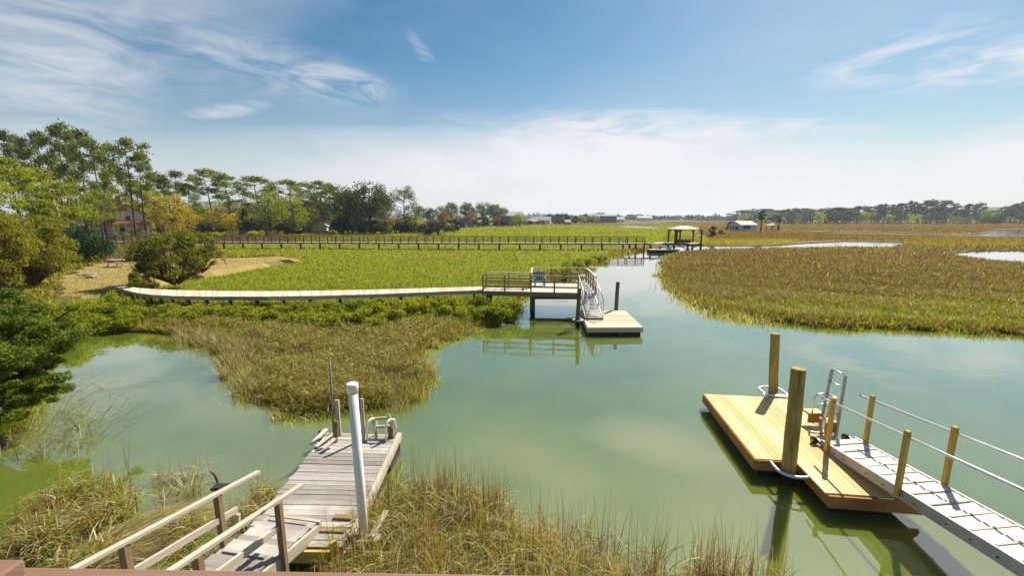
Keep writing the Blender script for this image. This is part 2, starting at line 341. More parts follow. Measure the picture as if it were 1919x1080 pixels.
class MB:
    def __init__(s): s.v = []; s.f = []; s.uv = []; s.smooth = set()
    def raw(s, vs, fs, uvs=None, smooth=False):
        b = len(s.v); s.v += [Vector(x) for x in vs]
        s.uv += uvs if uvs else [(x[0], x[1]) for x in vs]
        for f in fs:
            if smooth: s.smooth.add(len(s.f))
            s.f.append([b+i for i in f])
        return s
    def beam(s, p0, p1, w, h, up=(0, 0, 1), roll=0):     # board between two points: w across, h along up
        p0 = Vector(p0); p1 = Vector(p1); d = p1-p0; L = d.length
        if L < 1e-6: return s
        x = d/L; z = Vector(up); z = (z - x*z.dot(x))
        if z.length < 1e-4: z = Vector((0, 1, 0)) - x*x.y
        z.normalize(); y = z.cross(x); ro = random.random()*50; rv = random.random()*50
        vs = []; uv = []
        for a in (0, L):
            for b in (-w/2, w/2):
                for c in (-h/2, h/2):
                    vs.append(p0 + x*a + y*b + z*c); uv.append((a+ro, b+c+rv))
        return s.raw(vs, [(0,1,3,2), (4,6,7,5), (0,4,5,1), (2,3,7,6), (0,2,6,4), (1,5,7,3)], uv)
    def box(s, x0, x1, y0, y1, z0, z1):
        if abs(x1-x0) >= abs(y1-y0) and abs(x1-x0) >= abs(z1-z0):
            return s.beam((x0, (y0+y1)/2, (z0+z1)/2), (x1, (y0+y1)/2, (z0+z1)/2), abs(y1-y0), abs(z1-z0))
        if abs(y1-y0) >= abs(z1-z0):
            return s.beam(((x0+x1)/2, y0, (z0+z1)/2), ((x0+x1)/2, y1, (z0+z1)/2), abs(x1-x0), abs(z1-z0))
        return s.beam(((x0+x1)/2, (y0+y1)/2, z0), ((x0+x1)/2, (y0+y1)/2, z1), abs(x1-x0), abs(y1-y0), up=(0, 1, 0))
    def tube(s, pts, r, n=10, cap=True):
        pts = [Vector(p) for p in pts]; rs = r if isinstance(r, (list, tuple)) else [r]*len(pts)
        vs = []; fs = []; uv = []; L = 0; ref = None; ro = random.random()*30
        for i, p in enumerate(pts):
            d = (pts[min(i+1, len(pts)-1)] - pts[max(i-1, 0)]).normalized()
            if ref is None: ref = Vector((1, 0, 0)) if abs(d.x) < .8 else Vector((0, 1, 0))
            a = (ref - d*ref.dot(d)).normalized(); ref = a; b = d.cross(a)
            if i: L += (p-pts[i-1]).length
            for k in range(n):
                th = 2*math.pi*k/n; vs.append(p + (a*math.cos(th)+b*math.sin(th))*rs[i]); uv.append((L+ro, th*rs[i]))
        for i in range(len(pts)-1):
            for k in range(n): fs.append((i*n+k, i*n+(k+1) % n, (i+1)*n+(k+1) % n, (i+1)*n+k))
        s.raw(vs, fs, uv, smooth=True)
        if cap:
            b0 = len(s.v)-len(vs)
            s.f.append([b0+k for k in reversed(range(n))]); s.f.append([b0+(len(pts)-1)*n+k for k in range(n)])
        return s
    def prism(s, poly, z0, z1):
        n = len(poly); a = sum(poly[i][0]*poly[(i+1) % n][1]-poly[(i+1) % n][0]*poly[i][1] for i in range(n))
        if a < 0: poly = list(reversed(poly))
        vs = [(x, y, z0) for x, y in poly]+[(x, y, z1) for x, y in poly]
        fs = [tuple(reversed(range(n))), tuple(range(n, 2*n))]+[(i, (i+1) % n, n+(i+1) % n, n+i) for i in range(n)]
        return s.raw(vs, fs)
    def build(s, name, material, parent=None, bevel=0):
        off = OFF.get(parent.name, Vector((0, 0, 0))) if parent is not None else Vector((0, 0, 0))
        me = bpy.data.meshes.new(name); me.from_pydata([v-off for v in s.v], [], s.f)
        ul = me.uv_layers.new(name='UVMap'); vi = np.empty(len(me.loops), dtype=np.int32); me.loops.foreach_get('vertex_index', vi)
        ul.data.foreach_set('uv', np.array(s.uv, dtype=np.float32)[vi].ravel())
        for i in s.smooth: me.polygons[i].use_smooth = True
        o = put(name, me, parent, material); OFF[o.name] = off
        if bevel:
            b = o.modifiers.new('bevel', 'BEVEL'); b.width = bevel; b.segments = 2; b.limit_method = 'ANGLE'
        return o
def copy_tree(o, parent=None):
    c = o.copy(); COL.objects.link(c); c.parent = parent
    for ch in list(o.children): copy_tree(ch, c)
    return c
USED = set()
def place(proto, loc, rot=0, scale=(1, 1, 1), label=None, cat=None, group=None, tilt=(0, 0)):
    if proto.name not in USED: USED.add(proto.name); o = proto
    else: o = copy_tree(proto)
    o.location = loc; o.rotation_euler = (tilt[0], tilt[1], rot); o.scale = scale
    return tag(o, label, cat, group)
def lerp(a, b, t): return a+(b-a)*t

# ------------------------------------------------------------------ ground and water
def sheet(name, outer, z, material, holes=(), skirt=.5, rim=0):
    loops = [[Vector((x, y, 0)) for x, y in outer]] + [[Vector((x, y, 0)) for x, y in h] for h in holes]
    allp = [p for l in loops for p in l]; tris = tessellate_polygon(loops)
    vs = [(p.x, p.y, z) for p in allp]; fs = []
    for a, b, c in tris:
        A, B, C = allp[a], allp[b], allp[c]
        fs.append((a, b, c) if (B-A).cross(C-A).z > 0 else (a, c, b))
    n = len(vs); cx = sum(p.x for p in allp)/n; cy = sum(p.y for p in allp)/n
    vs += [(p.x+(p.x-cx)/math.hypot(p.x-cx, p.y-cy)*rim, p.y+(p.y-cy)/math.hypot(p.x-cx, p.y-cy)*rim, z-skirt) for p in allp]; k = 0
    for l in loops:
        for i in range(len(l)):
            j = (i+1) % len(l); fs.append((k+i, k+j, n+k+j, n+k+i))
        k += len(l)
    me = bpy.data.meshes.new(name); me.from_pydata(vs, [], fs); o = put(name, me, None, material)
    tag(o, kind='structure'); return o
GZ = .09
def wob(pts, amp=.35, step=1.2):             # roughen a shoreline
    out = []
    for i in range(len(pts)-1):
        a = Vector(pts[i]); b = Vector(pts[i+1]); d = (b-a).length
        st = max(step, d/40, a.length*.012); n = max(1, int(d/st))
        for k in range(n):
            p = a.lerp(b, k/n); am = min(amp*(1+a.length*.006), d*.15)
            out.append((p.x+random.uniform(-am, am), p.y+random.uniform(-am, am)))
    out.append(tuple(pts[-1])); return out
def im(pts, z=GZ): return [(at(x, y, z).x, at(x, y, z).y) for x, y in pts]
SHORE_A = [(-300,870),(0,838),(60,795),(88,720),(92,665),(122,612),(190,612),(330,623),(410,628),(482,646),(488,696),(494,742),(560,768),
           (640,765),(730,755),(790,727),(803,702),(778,672),(800,648),(870,617),(945,592),(972,572),(958,556),(985,546),(1050,522),(1072,503),
           (1108,487),(1150,477),(1190,470),(1222,466),(1260,462),(1320,460),(1420,460.5),(1500,457),(1570,452),(1690,452.5)]
SHORE_B = [(1720,458),(1690,466),(1620,467.5),(1560,466),(1490,466),(1400,467.5),(1330,468),(1285,471),(1254,480),(1244,498),(1248,520),(1270,543),(1300,562),
           (1350,580),(1430,594),(1500,601),(1560,608),(1640,606),(1760,612),(1919,618),(2300,632)]
outer = wob(im(SHORE_A)+im(SHORE_B)) + [(400, 18), (3000, 18), (3000, 3200), (-3000, 3200), (-3000, -60), (-60, -60), (-40, 4)]
ponds = [wob(im(q)+[im(q)[0]], .3)[:-1] for q in (
    [(1775,473),(1850,469),(1990,469),(2080,478),(1990,495),(1905,492),(1850,487),(1800,480)],
    [(1525,435),(1600,435.5),(1700,438),(1835,441.5),(1840,443),(1960,441),(2100,443),(2100,432),(1960,430.3),(1870,431),(1840,437),(1800,440.6),(1700,436.5),(1600,434),(1530,434)],
    [(1140,423.4),(1180,423),(1230,425.5),(1236,428),(1200,427.6),(1160,425.6)],
    [(1300,412.6),(1380,412.8),(1372,413.8),(1310,413.6)],
    [(1205,415.2),(1245,415.6),(1240,416.8),(1210,416.4)])]
ground = sheet('marsh_ground', outer, GZ, M['mud'], ponds)
wm = MB(); wm.raw([(-3000, -60, 0), (3000, -60, 0), (3000, 3200, 0), (-3000, 3200, 0)], [(0, 1, 2, 3)])
tag(wm.build('creek_water', M['water']), kind='structure')
BANK = [(560,1300),(575,1110),(640,1020),(690,960),(760,925),(860,940),(960,985),(1100,1045),(1240,1090),(1500,1150),(1600,1300)]
sheet('near_bank', wob(im(BANK, .10), .12, .5)+[(3, -20), (-4, -20)], .10, M['mud'])
LAWN = [(100,556),(130,522),(150,502),(200,494),(300,488),(420,484),(520,481),(552,484),(500,492),(440,502),(360,511),(300,524),(262,541),(200,549),(150,557)]
LZ = .75
sheet('dry_lawn', wob(im(LAWN, LZ)+[im(LAWN, LZ)[0]], .4)[:-1], LZ, M['lawn'], skirt=.8, rim=1.4)
WOODS = [(-700,560),(-200,470),(60,452),(300,441),(620,434.5),(790,431),(800,427),(940,422),(1060,417.5),(1060,415),(600,415),(-900,415)]
sheet('woodland_floor', wob(im(WOODS, .45)+[im(WOODS, .45)[0]], .5)[:-1], .45, M['wood_floor'])
SHED_BANK = [(1305,437),(1345,436),(1450,434.5),(1545,435),(1560,433),(1480,430),(1380,429),(1320,432)]
sheet('shed_bank', im(SHED_BANK, .3), .3, M['wood_floor'])

# ------------------------------------------------------------------ grass fields
def inpoly(px, py, poly):
    n = len(poly); c = np.zeros(len(px), bool)
    for i in range(n):
        x0, y0 = poly[i]; x1, y1 = poly[(i+1) % n]
        if y0 == y1: continue
        k = ((y0 > py) != (y1 > py)) & (px < (x1-x0)*(py-y0)/(y1-y0)+x0); c ^= k
    return c
def sample(poly, n, holes=(), z=GZ, clump=0, wclump=.25):
    xs = [p[0] for p in poly]; ys = [p[1] for p in poly]; out = []; tot_ = 0
    while tot_ < n:
        px = rng.uniform(min(xs), max(xs), n*2); py = rng.uniform(min(ys), max(ys), n*2)
        k = inpoly(px, py, poly)
        for h in holes: k &= ~inpoly(px, py, h)
        px = px[k]; py = py[k]; out.append(np.stack([px, py], 1)); tot_ += len(px)
        if len(px) == 0: break
    q = np.concatenate(out)[:n]; P = at_np(q[:, 0], q[:, 1], z)
    if clump:
        c = P[rng.integers(0, len(P), max(1, n//clump))]
        idx = rng.integers(0, len(c), n); P = c[idx] + np.stack([rng.normal(0, wclump, n), rng.normal(0, wclump, n), np.zeros(n)], 1)
        P[:, 2] = z
        return P, idx
    return P, None
def vnoise(P, scale, seed):
    r = np.random.default_rng(seed); v = np.zeros(len(P))
    for i in range(7):
        k = r.normal(0, 1, 2)*scale*(1+.5*i); ph = r.uniform(0, 6.28); v += np.sin(P[:, 0]*k[0]+P[:, 1]*k[1]+ph)/(1+.35*i)
    return .5+.5*np.tanh(v*.6)
def blades(P, h, w, lean, droop, segs, col, az=None):
    n = len(P); az = rng.uniform(0, 2*math.pi, n) if az is None else az
    d = np.stack([np.cos(az), np.sin(az), np.zeros(n)], 1); a2 = az+math.pi/2+rng.normal(0, .8, n)
    wv = np.stack([np.cos(a2), np.sin(a2), np.zeros(n)], 1)
    V = np.zeros((n, segs+1, 2, 3)); ts = np.linspace(0, 1, segs+1)
    for i, t in enumerate(ts):
        c = P + d*((lean*t+droop*t*t)*h)[:, None]; c[:, 2] += h*(t-droop*.62*t**3)
        ww = (w*(1-.85*t**1.6)/2)[:, None]*wv
        V[:, i, 0] = c-ww; V[:, i, 1] = c+ww
    base = (np.arange(n)*(segs+1)*2)[:, None]
    fs = np.concatenate([base+np.array([[2*i, 2*i+1, 2*i+3, 2*i+2]]) for i in range(segs)], 0)
    C = np.repeat(col, (segs+1)*2, axis=0)
    return V.reshape(-1, 3), fs, C
def field(name, batches, label, cat='grass', mat_='grass'):
    vs = []; fs = []; cs = []; b = 0
    for v, f, c in batches: vs.append(v); fs.append(f+b); cs.append(c); b += len(v)
    me = np_mesh(name, np.concatenate(vs), np.concatenate(fs), col=np.concatenate(cs))
    return tag(put(name, me, None, M[mat_]), label, cat, kind='stuff')
def pal(n, cols, weights=None):
    cols = np.array(cols); w = None if weights is None else np.array(weights)/np.sum(weights)
    return cols[rng.choice(len(cols), n, p=w)]*rng.uniform(.85, 1.15, (n, 1))
def mixc(a, b, t): return a*(1-t[:, None])+b*t[:, None]
def wdist(P, px, lo): return np.maximum(lo, np.hypot(P[:, 0], P[:, 1])/F*px)
PONDS_IMG = [[(1770,472),(1850,468),(1990,468),(2080,478),(1990,497),(1905,494),(1845,489),(1795,482)], [(1520,432.5),(1600,432.5),(1700,435.5),(1800,439),(1840,435),(1870,429.5),(1960,429),(2100,430),(2100,447),(1835,446.5),(1700,442),(1600,439.5),(1520,437.5)],
             [(1578,451),(1672,451.5),(1690,458),(1672,464.5),(1596,464)],
             [(1138,422.8),(1180,422.6),(1232,424.8),(1238,428.4),(1200,428.2),(1160,426)]]
GREEN = [(.27,.315,.012), (.33,.36,.016), (.22,.28,.012), (.38,.37,.028)]
GOLD = [(.34,.26,.025), (.40,.32,.045), (.25,.22,.02), (.44,.37,.09)]
BROWN = [(.23,.115,.035), (.17,.09,.03), (.28,.16,.055), (.20,.15,.045)]
REED = [(.28,.14,.03), (.36,.22,.06), (.17,.085,.025), (.42,.32,.11)]
STRAW = [(.56,.48,.28), (.48,.43,.22), (.38,.37,.13), (.64,.57,.38)]
def fringe(pts, n, out=.35, hmin=.3, hmax=.7, cols=None, z=-.05, dens_edge=.25, wpx=1.4):
    P0 = np.array([tuple(at(x, y, GZ))[:2] for x, y in pts]); seg = np.linalg.norm(np.diff(P0, axis=0), axis=1); px_ = np.array(pts, float)
    sp = np.linalg.norm(np.diff(px_, axis=0), axis=1); k = rng.choice(len(sp), n, p=sp/sp.sum()); u = rng.random(n)[:, None]
    Q = P0[k]*(1-u)+P0[k+1]*u; cl_ = rng.normal(0, 1, (n//7+1, 2))[np.arange(n)//7]
    dist = np.hypot(Q[:, 0], Q[:, 1])[:, None]; sc_ = out*(.6+dist/60)
    Q = Q+cl_*sc_*.6+rng.normal(0, .25, (n, 2))*sc_
    P = np.stack([Q[:, 0], Q[:, 1], np.full(n, z)], 1)
    return blades(P, rng.uniform(hmin, hmax, n), wdist(P, wpx, .012), rng.uniform(0, .6, n), rng.uniform(0, .6, n), 3, pal(n, cols))
def curls(P, n, zlo, zhi, cols, L=.22, wpx=1.5):
    k = rng.integers(0, len(P), n); T = P[k].copy(); T[:, 2] += rng.uniform(zlo, zhi, n); T[:, :2] += rng.normal(0, .06, (n, 2))
    return blades(T, rng.uniform(.45, 1.0, n)*L, wdist(T, wpx, .012), rng.uniform(.4, 1.2, n), rng.uniform(.6, 1.6, n), 2, pal(n, cols))
def islets(pts, n, per, out, hmin, hmax, cols, z=-.05, rad=.16):      # separate tussocks standing just off the shore
    P0 = np.array([tuple(at(x, y, GZ))[:2] for x, y in pts]); px_ = np.array(pts, float); sp = np.linalg.norm(np.diff(px_, axis=0), axis=1)
    k = rng.choice(len(sp), n, p=sp/sp.sum()); u = rng.random(n)[:, None]; Q = P0[k]*(1-u)+P0[k+1]*u
    Q = Q+rng.normal(0, 1, (n, 2))*out*(.6+np.hypot(Q[:, 0], Q[:, 1])[:, None]/50)
    idx = np.repeat(np.arange(n), per); R_ = rng.uniform(.6, 1.6, n)[idx][:, None]*rad; P = np.concatenate([Q[idx]+rng.normal(0, 1, (n*per, 2))*R_, np.full((n*per, 1), z)], 1)
    hh = rng.uniform(hmin, hmax, n)[idx]*rng.uniform(.5, 1, n*per); tone = rng.uniform(.7, 1.1, n)[idx][:, None]
    return blades(P, hh, wdist(P, 1.3, .012), rng.uniform(0, .7, n*per), rng.uniform(0, .8, n*per), 3, pal(n*per, cols)*tone)
# left meadow
MEADOW = [(300,540),(345,522),(440,507),(510,495),(560,485),(520,479),(430,481),(330,485),(400,470),(415,460.5),(700,458),(1000,459.5),(1140,463),(1190,468.5),(1150,476),(1108,486),
          (1070,502),(1046,521),(980,546),(900,549),(600,557),(300,556),(270,546)]
P, _ = sample(MEADOW, 150000)
n = len(P); v = vnoise(P, .12, 1); v2 = vnoise(P, .5, 2)
c = mixc(pal(n, GREEN), pal(n, GOLD), np.clip(v*.9-.45, 0, .45)); c = mixc(c, pal(n, BROWN), (rng.random(n) < .03+.06*v2)*.6)
near = P[:, 1] < 40
field('meadow_grass', [blades(P, rng.uniform(.16, .42, n)*(.7+.6*v2), wdist(P, 1.35, .02), rng.uniform(0, 1.0, n), rng.uniform(0, .9, n), 2, c),
      fringe([(972,560),(985,547),(1050,522),(1072,503),(1108,487),(1150,477),(1190,470),(1222,466)], 4500, .45, .4, .9, GREEN+REED+BROWN)],
      'bright green marsh meadow between the curved boardwalk and the long far boardwalk', 'meadow')
# meadow beyond the long boardwalk
FAR_L = [(300,443.5),(620,437),(790,434),(860,430),(960,423),(1060,420),(1140,419.5),(1250,419.5),(1310,424),(1300,434),(1305,441),(1330,452),(1500,452),(1460,457),(1320,458),(1230,458),(1140,459),(1000,456),(700,455),(415,456),(205,456),(200,447)]
P, _ = sample(FAR_L, 60000, [PONDS_IMG[2], PONDS_IMG[3]]); n = len(P); v = vnoise(P, .05, 3)
gold = np.clip((P[:, 0]/np.maximum(P[:, 1], 1)-.33)*6, 0, 1)
bare = np.clip((-P[:, 0]/P[:, 1]-.35)*3, 0, .8)
c = mixc(pal(n, GREEN), pal(n, GOLD), np.clip(gold*.7+v*.4-.1, 0, .9)); c = mixc(c, pal(n, BROWN), np.clip(bare*.8+(v > .8)*.3+(P[:, 1] > 290)*.55, 0, .85))
field('far_meadow_grass', [blades(P, rng.uniform(.4, .8, n), wdist(P, 1.3, .04), rng.uniform(0, .3, n), rng.uniform(0, .2, n), 1, c)],
      'green marsh meadow beyond the long far boardwalk', 'meadow')
# right marsh
marsh_edge = [islets([(1249,490),(1250,520),(1271,545),(1300,563),(1350,581),(1430,595),(1500,602),(1560,609),(1640,607),(1760,613),(1919,619),(2200,628)], 260, 45, .35, .25, .65, GREEN+BROWN+[(.36,.30,.07)]), fringe([(1285,472),(1254,481),(1245,498),(1249,520),(1271,544),(1300,562),(1350,580),(1430,594),(1500,601),(1560,608),(1640,606),(1760,612),(1919,618),(2200,628)], 9000, .4, .3, .65, [(.30,.235,.03), (.22,.22,.02)]+GREEN+REED+BROWN),
    fringe([(1250,505),(1262,535),(1290,562),(1345,588),(1440,603)], 1300, .9, .3, .6, GOLD+STRAW, -.1)]
MARSH = [(1254,482),(1246,498),(1250,520),(1272,543),(1302,561),(1352,578),(1432,592),(1502,599),(1562,606),(1640,604),(1760,610),(1919,616),(2250,628),(2250,463),(1760,463),(1690,460),(1620,465),
         (1560,464),(1490,465.5),(1400,466.5),(1330,468.5),(1287,472.5)]
P, _ = sample(MARSH, 260000, [PONDS_IMG[0], PONDS_IMG[2]]); n = len(P); v = vnoise(P, .14, 4); v2 = vnoise(P, .6, 5); Y = P[:, 1]
shore = np.clip((34-Y)/9, 0, 1); mid = np.clip((Y-36)/25, 0, 1)
c = mixc(pal(n, [(.24,.185,.020), (.29,.225,.03), (.19,.16,.015), (.23,.145,.025)]), pal(n, GREEN), np.clip(shore*.35+v*.25, 0, .6)); c = mixc(c, pal(n, [(.21,.11,.03), (.16,.085,.022), (.25,.145,.035), (.13,.075,.02), (.31,.22,.07)]), np.clip(.34+.45*v*(1-shore)+(v2-.5)*.35+.15*mid-shore*.22, 0.05, .9))
band = np.exp(-((Y-68+.12*P[:, 0])/7)**2); c = mixc(c, pal(n, BROWN), np.clip(band*.75*(P[:, 0] < 75), 0, .8))
strawf = (rng.random(n) < .04+.05*shore); c = np.where(strawf[:, None], pal(n, STRAW)*.9, c)
field('marsh_grass', [blades(P, rng.uniform(.2, .62, n)*(.7+.6*v2), wdist(P, 1.1, .016), rng.uniform(0, .8, n), rng.uniform(0, .8, n), 2, c), curls(P[(P[:, 1] < 34) & (v2 > .4)], 9000, .15, .45, [(.34,.31,.04), (.26,.24,.02), (.42,.35,.08), (.24,.12,.03)], .16, 1.2)]+marsh_edge,
      'golden brown marsh island grass right of the creek bend', 'marsh grass')
FAR_R = [(1330,452),(1500,452),(1590,450),(1690,451),(1700,461),(1760,462),(2250,462),(2250,419),(1919,418),(1660,418),(1560,417),(1420,414),(1330,414),(1250,416),(1240,419),(1310,424),(1310,436),(1320,441)]
P, _ = sample(FAR_R, 70000, [PONDS_IMG[1], PONDS_IMG[0], PONDS_IMG[2]]); n = len(P); v = vnoise(P, .03, 6); Y = P[:, 1]
g = np.clip((120-Y)/40, 0, 1)
c = mixc(pal(n, BROWN+[(.20,.12,.06)]), pal(n, GOLD), np.clip(g*.8+v*.35-.1, 0, .9))
hole_near = np.ones(n, bool)
field('far_marsh_grass', [blades(P, rng.uniform(.35, .75, n), wdist(P, 1.3, .05), rng.uniform(0, .3, n), rng.uniform(0, .2, n), 1, c)],
      'flat reddish brown marsh stretching to the far treeline at right', 'marsh grass')
# peninsula
PEN = [(128,604),(190,606),(330,618),(420,622),(500,640),(496,690),(500,735),(560,764),(640,761),(728,751),(786,724),(799,702),(774,672),(798,646),(868,614),(943,589),(968,570),(950,556),(900,551),(600,559),(280,560),(200,552),(140,570)]
P, _ = sample(PEN, 110000); n = len(P); v = vnoise(P, .30, 8); v2 = vnoise(P, 1.2, 9); Y = P[:, 1]
gr = np.clip((Y-20)/5, 0, 1)
c = mixc(pal(n, [(.24,.20,.03), (.17,.16,.02), (.30,.26,.05), (.12,.10,.02)]), pal(n, GREEN), np.clip(gr*.75+v*.35, 0, .9)); c = mixc(c, pal(n, REED), np.clip(.12+.45*v2*(1-gr)+.12*v, 0, .75)*(1-gr*.6))
c = np.where((rng.random(n) < .16*(1-gr)+.04)[:, None], pal(n, STRAW)*.85, c)
edge_h = .55+.35*v2+np.clip((Y-21.5)/2, 0, 1)*.55
Q, _ = sample([(385,630),(490,650),(495,740),(450,735),(410,690)], 2600, clump=26, wclump=.12); Q2, _ = sample([(765,660),(812,690),(815,735),(750,768),(700,772),(735,755),(798,705)], 420, clump=9, wclump=.12)
Q3, _ = sample([(320,618),(490,640),(480,664),(340,640)], 1900, clump=16, wclump=.12); Q = np.concatenate([Q, Q2, Q3]); Q[:, 2] = -.1; m_ = len(Q)
field('peninsula_grass', [blades(P, rng.uniform(.25, .62, n)*edge_h*1.05, wdist(P, 1.25, .012), rng.uniform(0, .8, n), rng.uniform(0, .9, n), 3, c),
      fringe([(190,608),(330,622),(410,627),(482,645),(490,700),(494,742),(560,766),(640,763),(730,753),(788,725),(802,702),(777,672),(800,647),(870,616),(945,591),(972,572),(958,556)], 6500, .13, .3, .58, GOLD+GREEN+REED+[(.12,.10,.03)]),
      curls(P[(P[:, 1] < 22.5) & (v2 > .35)], 13000, .15, .48, [(.24,.25,.02), (.34,.31,.05), (.50,.46,.18), (.26,.13,.03), (.16,.15,.02)], .17, 1.4),
      islets([(400,628),(482,648),(492,700),(496,742),(560,768),(640,764),(730,753),(788,726),(800,702),(777,672),(800,647),(870,616),(945,591),(972,572)], 170, 55, .30, .25, .6, GREEN+REED+STRAW),
      blades(Q, rng.uniform(.35, .85, m_), wdist(Q, .9, .008), rng.uniform(0, .7, m_), rng.uniform(0, .4, m_), 3, pal(m_, STRAW+REED)*.8)],
      'tufted marsh grass on the peninsula in front of the curved boardwalk', 'marsh grass')
# foreground grass right of the old dock
def tuft_field(poly, n, z, hmin, hmax, clump, wcl, cols, stalk=0.2, stalk_cols=REED, wpx=1.6, wk=1.0):
    P, idx = sample(poly, n, z=z, clump=clump, wclump=wcl); az = rng.uniform(0, 6.283, n)
    hcl = rng.uniform(.7, 1.15, idx.max()+1)[idx]
    tone = rng.random(idx.max()+1)[idx]
    c = np.where((tone < .2)[:, None], pal(n, STRAW)*1.15, np.where((tone < .58)[:, None], pal(n, cols), pal(n, REED+BROWN+[(.10,.05,.02)])))
    c = c*rng.uniform(.42, 1.0, idx.max()+1)[idx][:, None]
    hh = rng.uniform(hmin, hmax, n)*hcl*.8
    b1 = blades(P, hh, rng.uniform(.010, .022, n)*wk, rng.uniform(.05, .45, n), rng.uniform(.25, .9, n), 5, c, az)
    # leaves curling off the stems
    m2 = int(n*.8); k2 = rng.integers(0, n, m2); T = P[k2].copy(); T[:, 2] += hh[k2]*rng.uniform(.25, .75, m2); T[:, :2] += rng.normal(0, .05, (m2, 2))
    b3 = blades(T, rng.uniform(.12, .30, m2), rng.uniform(.010, .020, m2)*wk, rng.uniform(.4, 1.1, m2), rng.uniform(.8, 1.7, m2), 4, np.where((rng.random(m2) < .42)[:, None], pal(m2, STRAW), pal(m2, cols+REED)))
    ns = int(n*stalk); S = P[rng.integers(0, n, ns)]+np.stack([rng.normal(0, .05, ns), rng.normal(0, .05, ns), np.zeros(ns)], 1)
    b2 = blades(S, rng.uniform(hmin*1.1, hmax*1.35, ns), rng.uniform(.006, .011, ns), rng.normal(0, .10, ns), rng.uniform(0, .12, ns), 3, pal(ns, stalk_cols))
    return [b1, b2, b3]
FG1 = [(610,1120),(655,1045),(700,985),(760,935),(860,948),(930,985),(1000,1030),(1080,1075),(1160,1120),(1250,1160),(1300,1230),(600,1220)]
FG2 = [(690,975),(740,935),(860,938),(960,975),(1100,1035),(1240,1080),(1500,1130),(1500,1150),(1240,1100),(960,1000),(860,960),(740,960)]
field('cordgrass_bank', tuft_field(FG1, 13000, .08, .40, .95, 26, .11, GREEN+GREEN+[(.16,.14,.03), (.10,.09,.02)], .22)+tuft_field(FG2, 560, .02, .5, 1.1, 9, .10, [(.20,.17,.03), (.14,.11,.03)], 1.5, [(.18,.09,.03), (.12,.06,.02), (.26,.17,.06)]),
      'tall drooping cordgrass on the bank right of the old grey dock', 'tall grass')
LF1 = [(-20,1010),(40,985),(120,935),(210,930),(250,960),(235,1010),(330,985),(420,1000),(470,1010),(430,1060),(330,1120),(150,1160),(-60,1160)]
LF2 = [(270,900),(330,880),(400,905),(380,960),(300,960)]
field('flooded_cordgrass', tuft_field(LF1, 800, -.05, .45, .95, 24, .12, GREEN+GOLD, .2, wk=1.35)+tuft_field([(40,1000),(110,940),(215,925),(235,985),(120,1040),(30,1060)], 900, -.05, .5, 1.0, 32, .13, GREEN+GOLD, .15, wk=1.35)+tuft_field(LF2, 150, -.05, .3, .7, 16, .10, STRAW, .4)+tuft_field([(440,985),(500,930),(520,950),(470,1010)], 380, -.05, .4, .8, 50, .08, GREEN, .1),
      'straw coloured cordgrass growing out of the water left of the old ramp', 'tall grass')
# flattened dead stalks, and bare stalks lying in the cove
def debris(poly, n, z, L, azm, spread, cols, tilt=.12, wk=1.0):
    P, idx = sample(poly, n, z=z); az = rng.normal(azm, spread, n); ln = rng.uniform(.5, 1, n)*L
    return blades(P+np.stack([np.zeros(n), np.zeros(n), rng.uniform(0, .14, n)], 1), ln*tilt, rng.uniform(.007, .013, n)*wk, np.full(n, 1/tilt), rng.uniform(0, .3, n), 3, pal(n, cols), az)
field('dead_reed_mat', [debris([(120,1050),(200,1000),(300,965),(345,960),(350,1000),(250,1060),(180,1085)], 1500, .03, 1.2, R(28), .25, REED+STRAW, .1)],
      'brown mat of flattened dead reeds floating left of the old ramp', 'dead reeds')
cv = [debris([(20,700),(190,685),(260,760),(230,840),(90,860),(0,830)], 110, .0, .9, R(50), .9, [(.09,.065,.045), (.15,.12,.09)], .35, 2.0),
      debris([(0,730),(110,720),(190,800),(170,860),(0,870)], 800, .0, .6, R(60), 1.2, [(.42,.40,.22), (.26,.28,.09), (.16,.11,.07)], .7, 1.6)]
field('drowned_reeds', cv, 'sparse dead stalks poking out of the cove beside the left cedar', 'dead reeds')
P, _ = sample([(185,494),(205,457),(300,457),(400,470),(420,482),(300,487),(200,494)], 14000, z=.35); n = len(P)
P2, _ = sample([(-40,840),(60,796),(90,720),(96,660),(125,610),(240,602),(200,560),(90,565),(-60,640),(-140,840)], 16000); n2_ = len(P2)
P3, _ = sample([(-300,600),(-300,470),(60,456),(205,458),(205,478),(150,500),(95,560),(60,600)], 26000, z=.3); n3_ = len(P3)
field('left_ground_cover', [blades(P3, rng.uniform(.2, .6, n3_), wdist(P3, 1.6, .03), rng.uniform(0, .5, n3_), rng.uniform(0, .5, n3_), 2, pal(n3_, GREEN+GOLD+BROWN))],
      'mixed green and brown undergrowth round the left bank trees', 'undergrowth')
field('brown_reed_patch', [blades(P, rng.uniform(.3, .8, n), wdist(P, 1.4, .03), rng.uniform(0, .2, n), rng.uniform(0, .3, n), 2, pal(n, [(.22,.15,.08), (.30,.22,.12), (.28,.22,.07)]))],
      'dull brown reeds between the dry lawn and the far boardwalk', 'reeds')
field('left_bank_grass', [blades(P2, rng.uniform(.3, .7, n2_), wdist(P2, 1.3, .014), rng.uniform(0, .5, n2_), rng.uniform(0, .4, n2_), 3, pal(n2_, GREEN+GREEN+GOLD))],
      'green undergrowth on the left bank of the cove', 'undergrowth')
P, _ = sample(LAWN, 9000, z=LZ); n = len(P)
